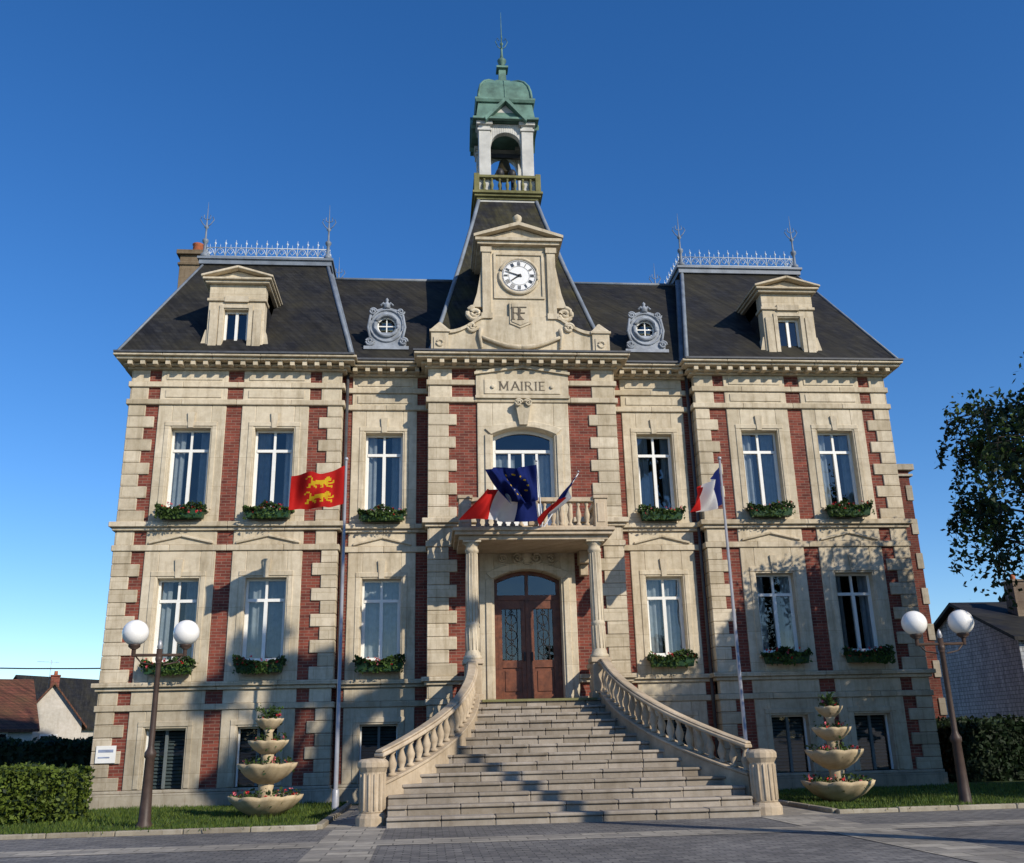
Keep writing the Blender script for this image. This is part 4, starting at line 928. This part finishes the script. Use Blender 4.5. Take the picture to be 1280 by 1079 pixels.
tree('broadleaf_tree',12.2,-6.3,9.3,4.2,90,62000,.065,.5,.24,3,LEAFD,.33)
tree('broadleaf_tree',8.4,-16.5,15.6,2.0,26,9000,.11,0,.28,5,LEAFD,.72)
tree('broadleaf_tree',16.2,-8.5,8.5,3.8,50,30000,.10,0,.28,8,LEAFD,.25)
tree('conifer_tree',-12.6,14,4.4,.7,40,9000,.08,0,.12,11,LEAFD,.08)
tl=M('distant_tree_line',[LEAFD,LEAF])
n=26000; X_=rng.uniform(-110,110,n); hgt=6.5+2.2*np.sin(X_*.21)+1.6*np.sin(X_*.57+1)+1.0*np.sin(X_*1.3); P=np.c_[X_,-78+rng.normal(0,1.6,n),hgt*rng.random(n)**.7]
tl.leaves(P,.75,0); tl.leaves(P[::4]+[0,.5,.3],.7,1); tl.build(recalc=False)

# ---------------------------------------------------------------- background houses
WALLW=stonemat('render_wall',(.58,.55,.50),(.48,.46,.41),None,.3)
TILE=slatemat('clay_tile',(.17,.062,.04),(.11,.045,.03),.3)
def house(name,x,y,w,d,h,rh,wall,roofm,rot=0,gable='x',wins=2,chim=True,stackm=None):
    e=empty(name,(x,y,0)); e.rotation_euler=(0,0,rot)
    b_=M('walls',[wall,WHITEP,DARK],e); b_.box(-w/2,w/2,-d/2,d/2,0,h)
    if gable=='x': b_.prism([(-w/2,h),(w/2,h),(0,h+rh)],-d/2,d/2)
    else: b_.add([(-w/2,-d/2,h),(-w/2,d/2,h),(-w/2,0,h+rh),(w/2,-d/2,h),(w/2,d/2,h),(w/2,0,h+rh)],[(0,1,2),(3,4,5)])
    for k in range(wins):
        xx=-w/2+w*(k+.5)/wins
        for zz in([1.0] if h<3.6 else [1.0,2.45]):
            b_.m=1; b_.box(xx-.42,xx+.42,-d/2-.04,-d/2+.02,zz-.05,zz+1.15); b_.m=2; b_.box(xx-.36,xx-.03,-d/2-.06,-d/2,zz+.03,zz+1.07); b_.box(xx+.03,xx+.36,-d/2-.06,-d/2,zz+.03,zz+1.07)
    b_.build()
    r=M('roof',roofm,e); o=.25; t=.12
    if gable=='x':
        sl=rh/(w/2)
        for s in(-1,1): r.hexa([(s*(w/2+o),-d/2-o,h-o*sl),(0,-d/2-o,h+rh),(0,d/2+o,h+rh),(s*(w/2+o),d/2+o,h-o*sl),(s*(w/2+o),-d/2-o,h-o*sl+t),(0,-d/2-o,h+rh+t),(0,d/2+o,h+rh+t),(s*(w/2+o),d/2+o,h-o*sl+t)])
    else:
        sl=rh/(d/2)
        for s in(-1,1): r.hexa([(-w/2-o,s*(d/2+o),h-o*sl),(-w/2-o,0,h+rh),(w/2+o,0,h+rh),(w/2+o,s*(d/2+o),h-o*sl),(-w/2-o,s*(d/2+o),h-o*sl+t),(-w/2-o,0,h+rh+t),(w/2+o,0,h+rh+t),(w/2+o,s*(d/2+o),h-o*sl+t)])
    r.build()
    if chim:
        c=M('chimney',[stackm or BRICK,POT,ALU],e,.01); cxx=-w*.3 if gable!='x' else 0; yq=-d*.2 if gable!='x' else 0
        c.box(cxx-.22,cxx+.22,yq-.3,yq+.3,h+rh*.3,h+rh+.6); c.box(cxx-.26,cxx+.26,yq-.35,yq+.35,h+rh+.6,h+rh+.68); c.m=1; c.lathe([(.10,0),(.09,.22)],(cxx,yq,h+rh+.68),10)
        c.m=2; c.tube([(cxx-.3,yq,h+rh),(cxx-.3,yq,h+rh+1.5)],.018,5); c.tube([(cxx-1.0,yq,h+rh+1.4),(cxx+.1,yq,h+rh+1.35)],.014,4)
        for j in range(5): c.tube([(cxx-.9+j*.22,yq-.2,h+rh+1.39),(cxx-.9+j*.22,yq+.2,h+rh+1.39)],.01,4)
        c.build()
house('clay_tile_cottage',-23.9,25,5.6,7,2.3,2.2,WALLW,TILE,.5,'y',2,False)
house('rendered_house',-22.6,33,3.0,6,2.7,1.9,WALLW,TILE,.35,'x',1,True)
house('slate_roof_house',-24.4,40,4.5,7,2.8,2.7,WALLW,SLATE,-.5,'x',2,False)
house('slate_roof_house',-34,52,10,8,2.6,2.6,WALLW,TILE,-.15,'y',3,True)
SLH=slatemat('light_slate_hanging',(.40,.42,.43),(.31,.33,.35),.05)
STK=stonemat('stack_render',(.26,.21,.15),(.17,.13,.10))
house('slate_hung_house',20.6,11,7.4,7,4.1,1.5,SLH,SLATE,-.02,'y',3,True,STK)
house('slate_roof_house',34,26,12,8,4.6,3.4,WALLW,SLATE,.1,'y',3,True)
pl=M('wall_plaque',[WHITEP,simple('plaque_print',(.25,.3,.42),.5)]); pl.box(-9.52,-9.10,-.075,-.05,.98,1.34); pl.m=1; pl.box(-9.47,-9.15,-.078,-.07,1.2,1.26); pl.box(-9.47,-9.22,-.078,-.07,1.08,1.11); pl.build()
cb=M('overhead_cable',BLACK)
cb.tube([(-36+i*2.6,30,6.15-.10*i-.25*math.sin(i/8*pi)) for i in range(9)],.035,5); cb.build()

# ---------------------------------------------------------------- camera
ya,pt,ro=math.radians(5.16),math.radians(18.007),math.radians(-1.36)
F=Vector((math.sin(ya)*math.cos(pt),math.cos(ya)*math.cos(pt),math.sin(pt))); r=Vector((math.cos(ya),-math.sin(ya),0)); u=r.cross(F)
r2=r*math.cos(ro)+u*math.sin(ro); u2=-r*math.sin(ro)+u*math.cos(ro)
cam=bpy.data.cameras.new('Camera'); co=bpy.data.objects.new('Camera',cam); col.objects.link(co)
co.matrix_world=Matrix(((r2.x,u2.x,-F.x,-2.304),(r2.y,u2.y,-F.y,-22.741),(r2.z,u2.z,-F.z,1.2),(0,0,0,1)))
cam.sensor_width=36; cam.lens=1197.2/1280*36; cam.clip_end=3000; cam.clip_start=.1
scene.camera=co

# ---------------------------------------------------------------- light
SA,SE=math.radians(40),math.radians(29)
sd=Vector((math.sin(SA)*math.cos(SE),-math.cos(SA)*math.cos(SE),math.sin(SE)))
L=bpy.data.lights.new('Sun','SUN'); L.energy=4.8; L.angle=math.radians(.5); L.color=(1.0,.90,.755)
lo=bpy.data.objects.new('Sun',L); col.objects.link(lo); lo.rotation_euler=sd.to_track_quat('Z','Y').to_euler()
w=bpy.data.worlds.new('World'); scene.world=w; w.use_nodes=True; nt=w.node_tree; bg=nt.nodes['Background']
sky=N(nt,'ShaderNodeTexSky',sky_type='NISHITA'); sky.sun_disc=False; sky.sun_elevation=SE
sky.sun_rotation=math.atan2(sd.x,sd.y); sky.altitude=0; sky.air_density=1.0; sky.dust_density=.1; sky.ozone_density=4.0
hs=N(nt,'ShaderNodeHueSaturation'); hs.inputs['Hue'].default_value=.508; hs.inputs['Saturation'].default_value=1.26; hs.inputs['Value'].default_value=1.42
nt.links.new(sky.outputs[0],hs.inputs['Color']); nt.links.new(hs.outputs[0],bg.inputs[0]); bg.inputs[1].default_value=.11
scene.view_settings.view_transform='Standard'; scene.view_settings.look='None'; scene.view_settings.exposure=0
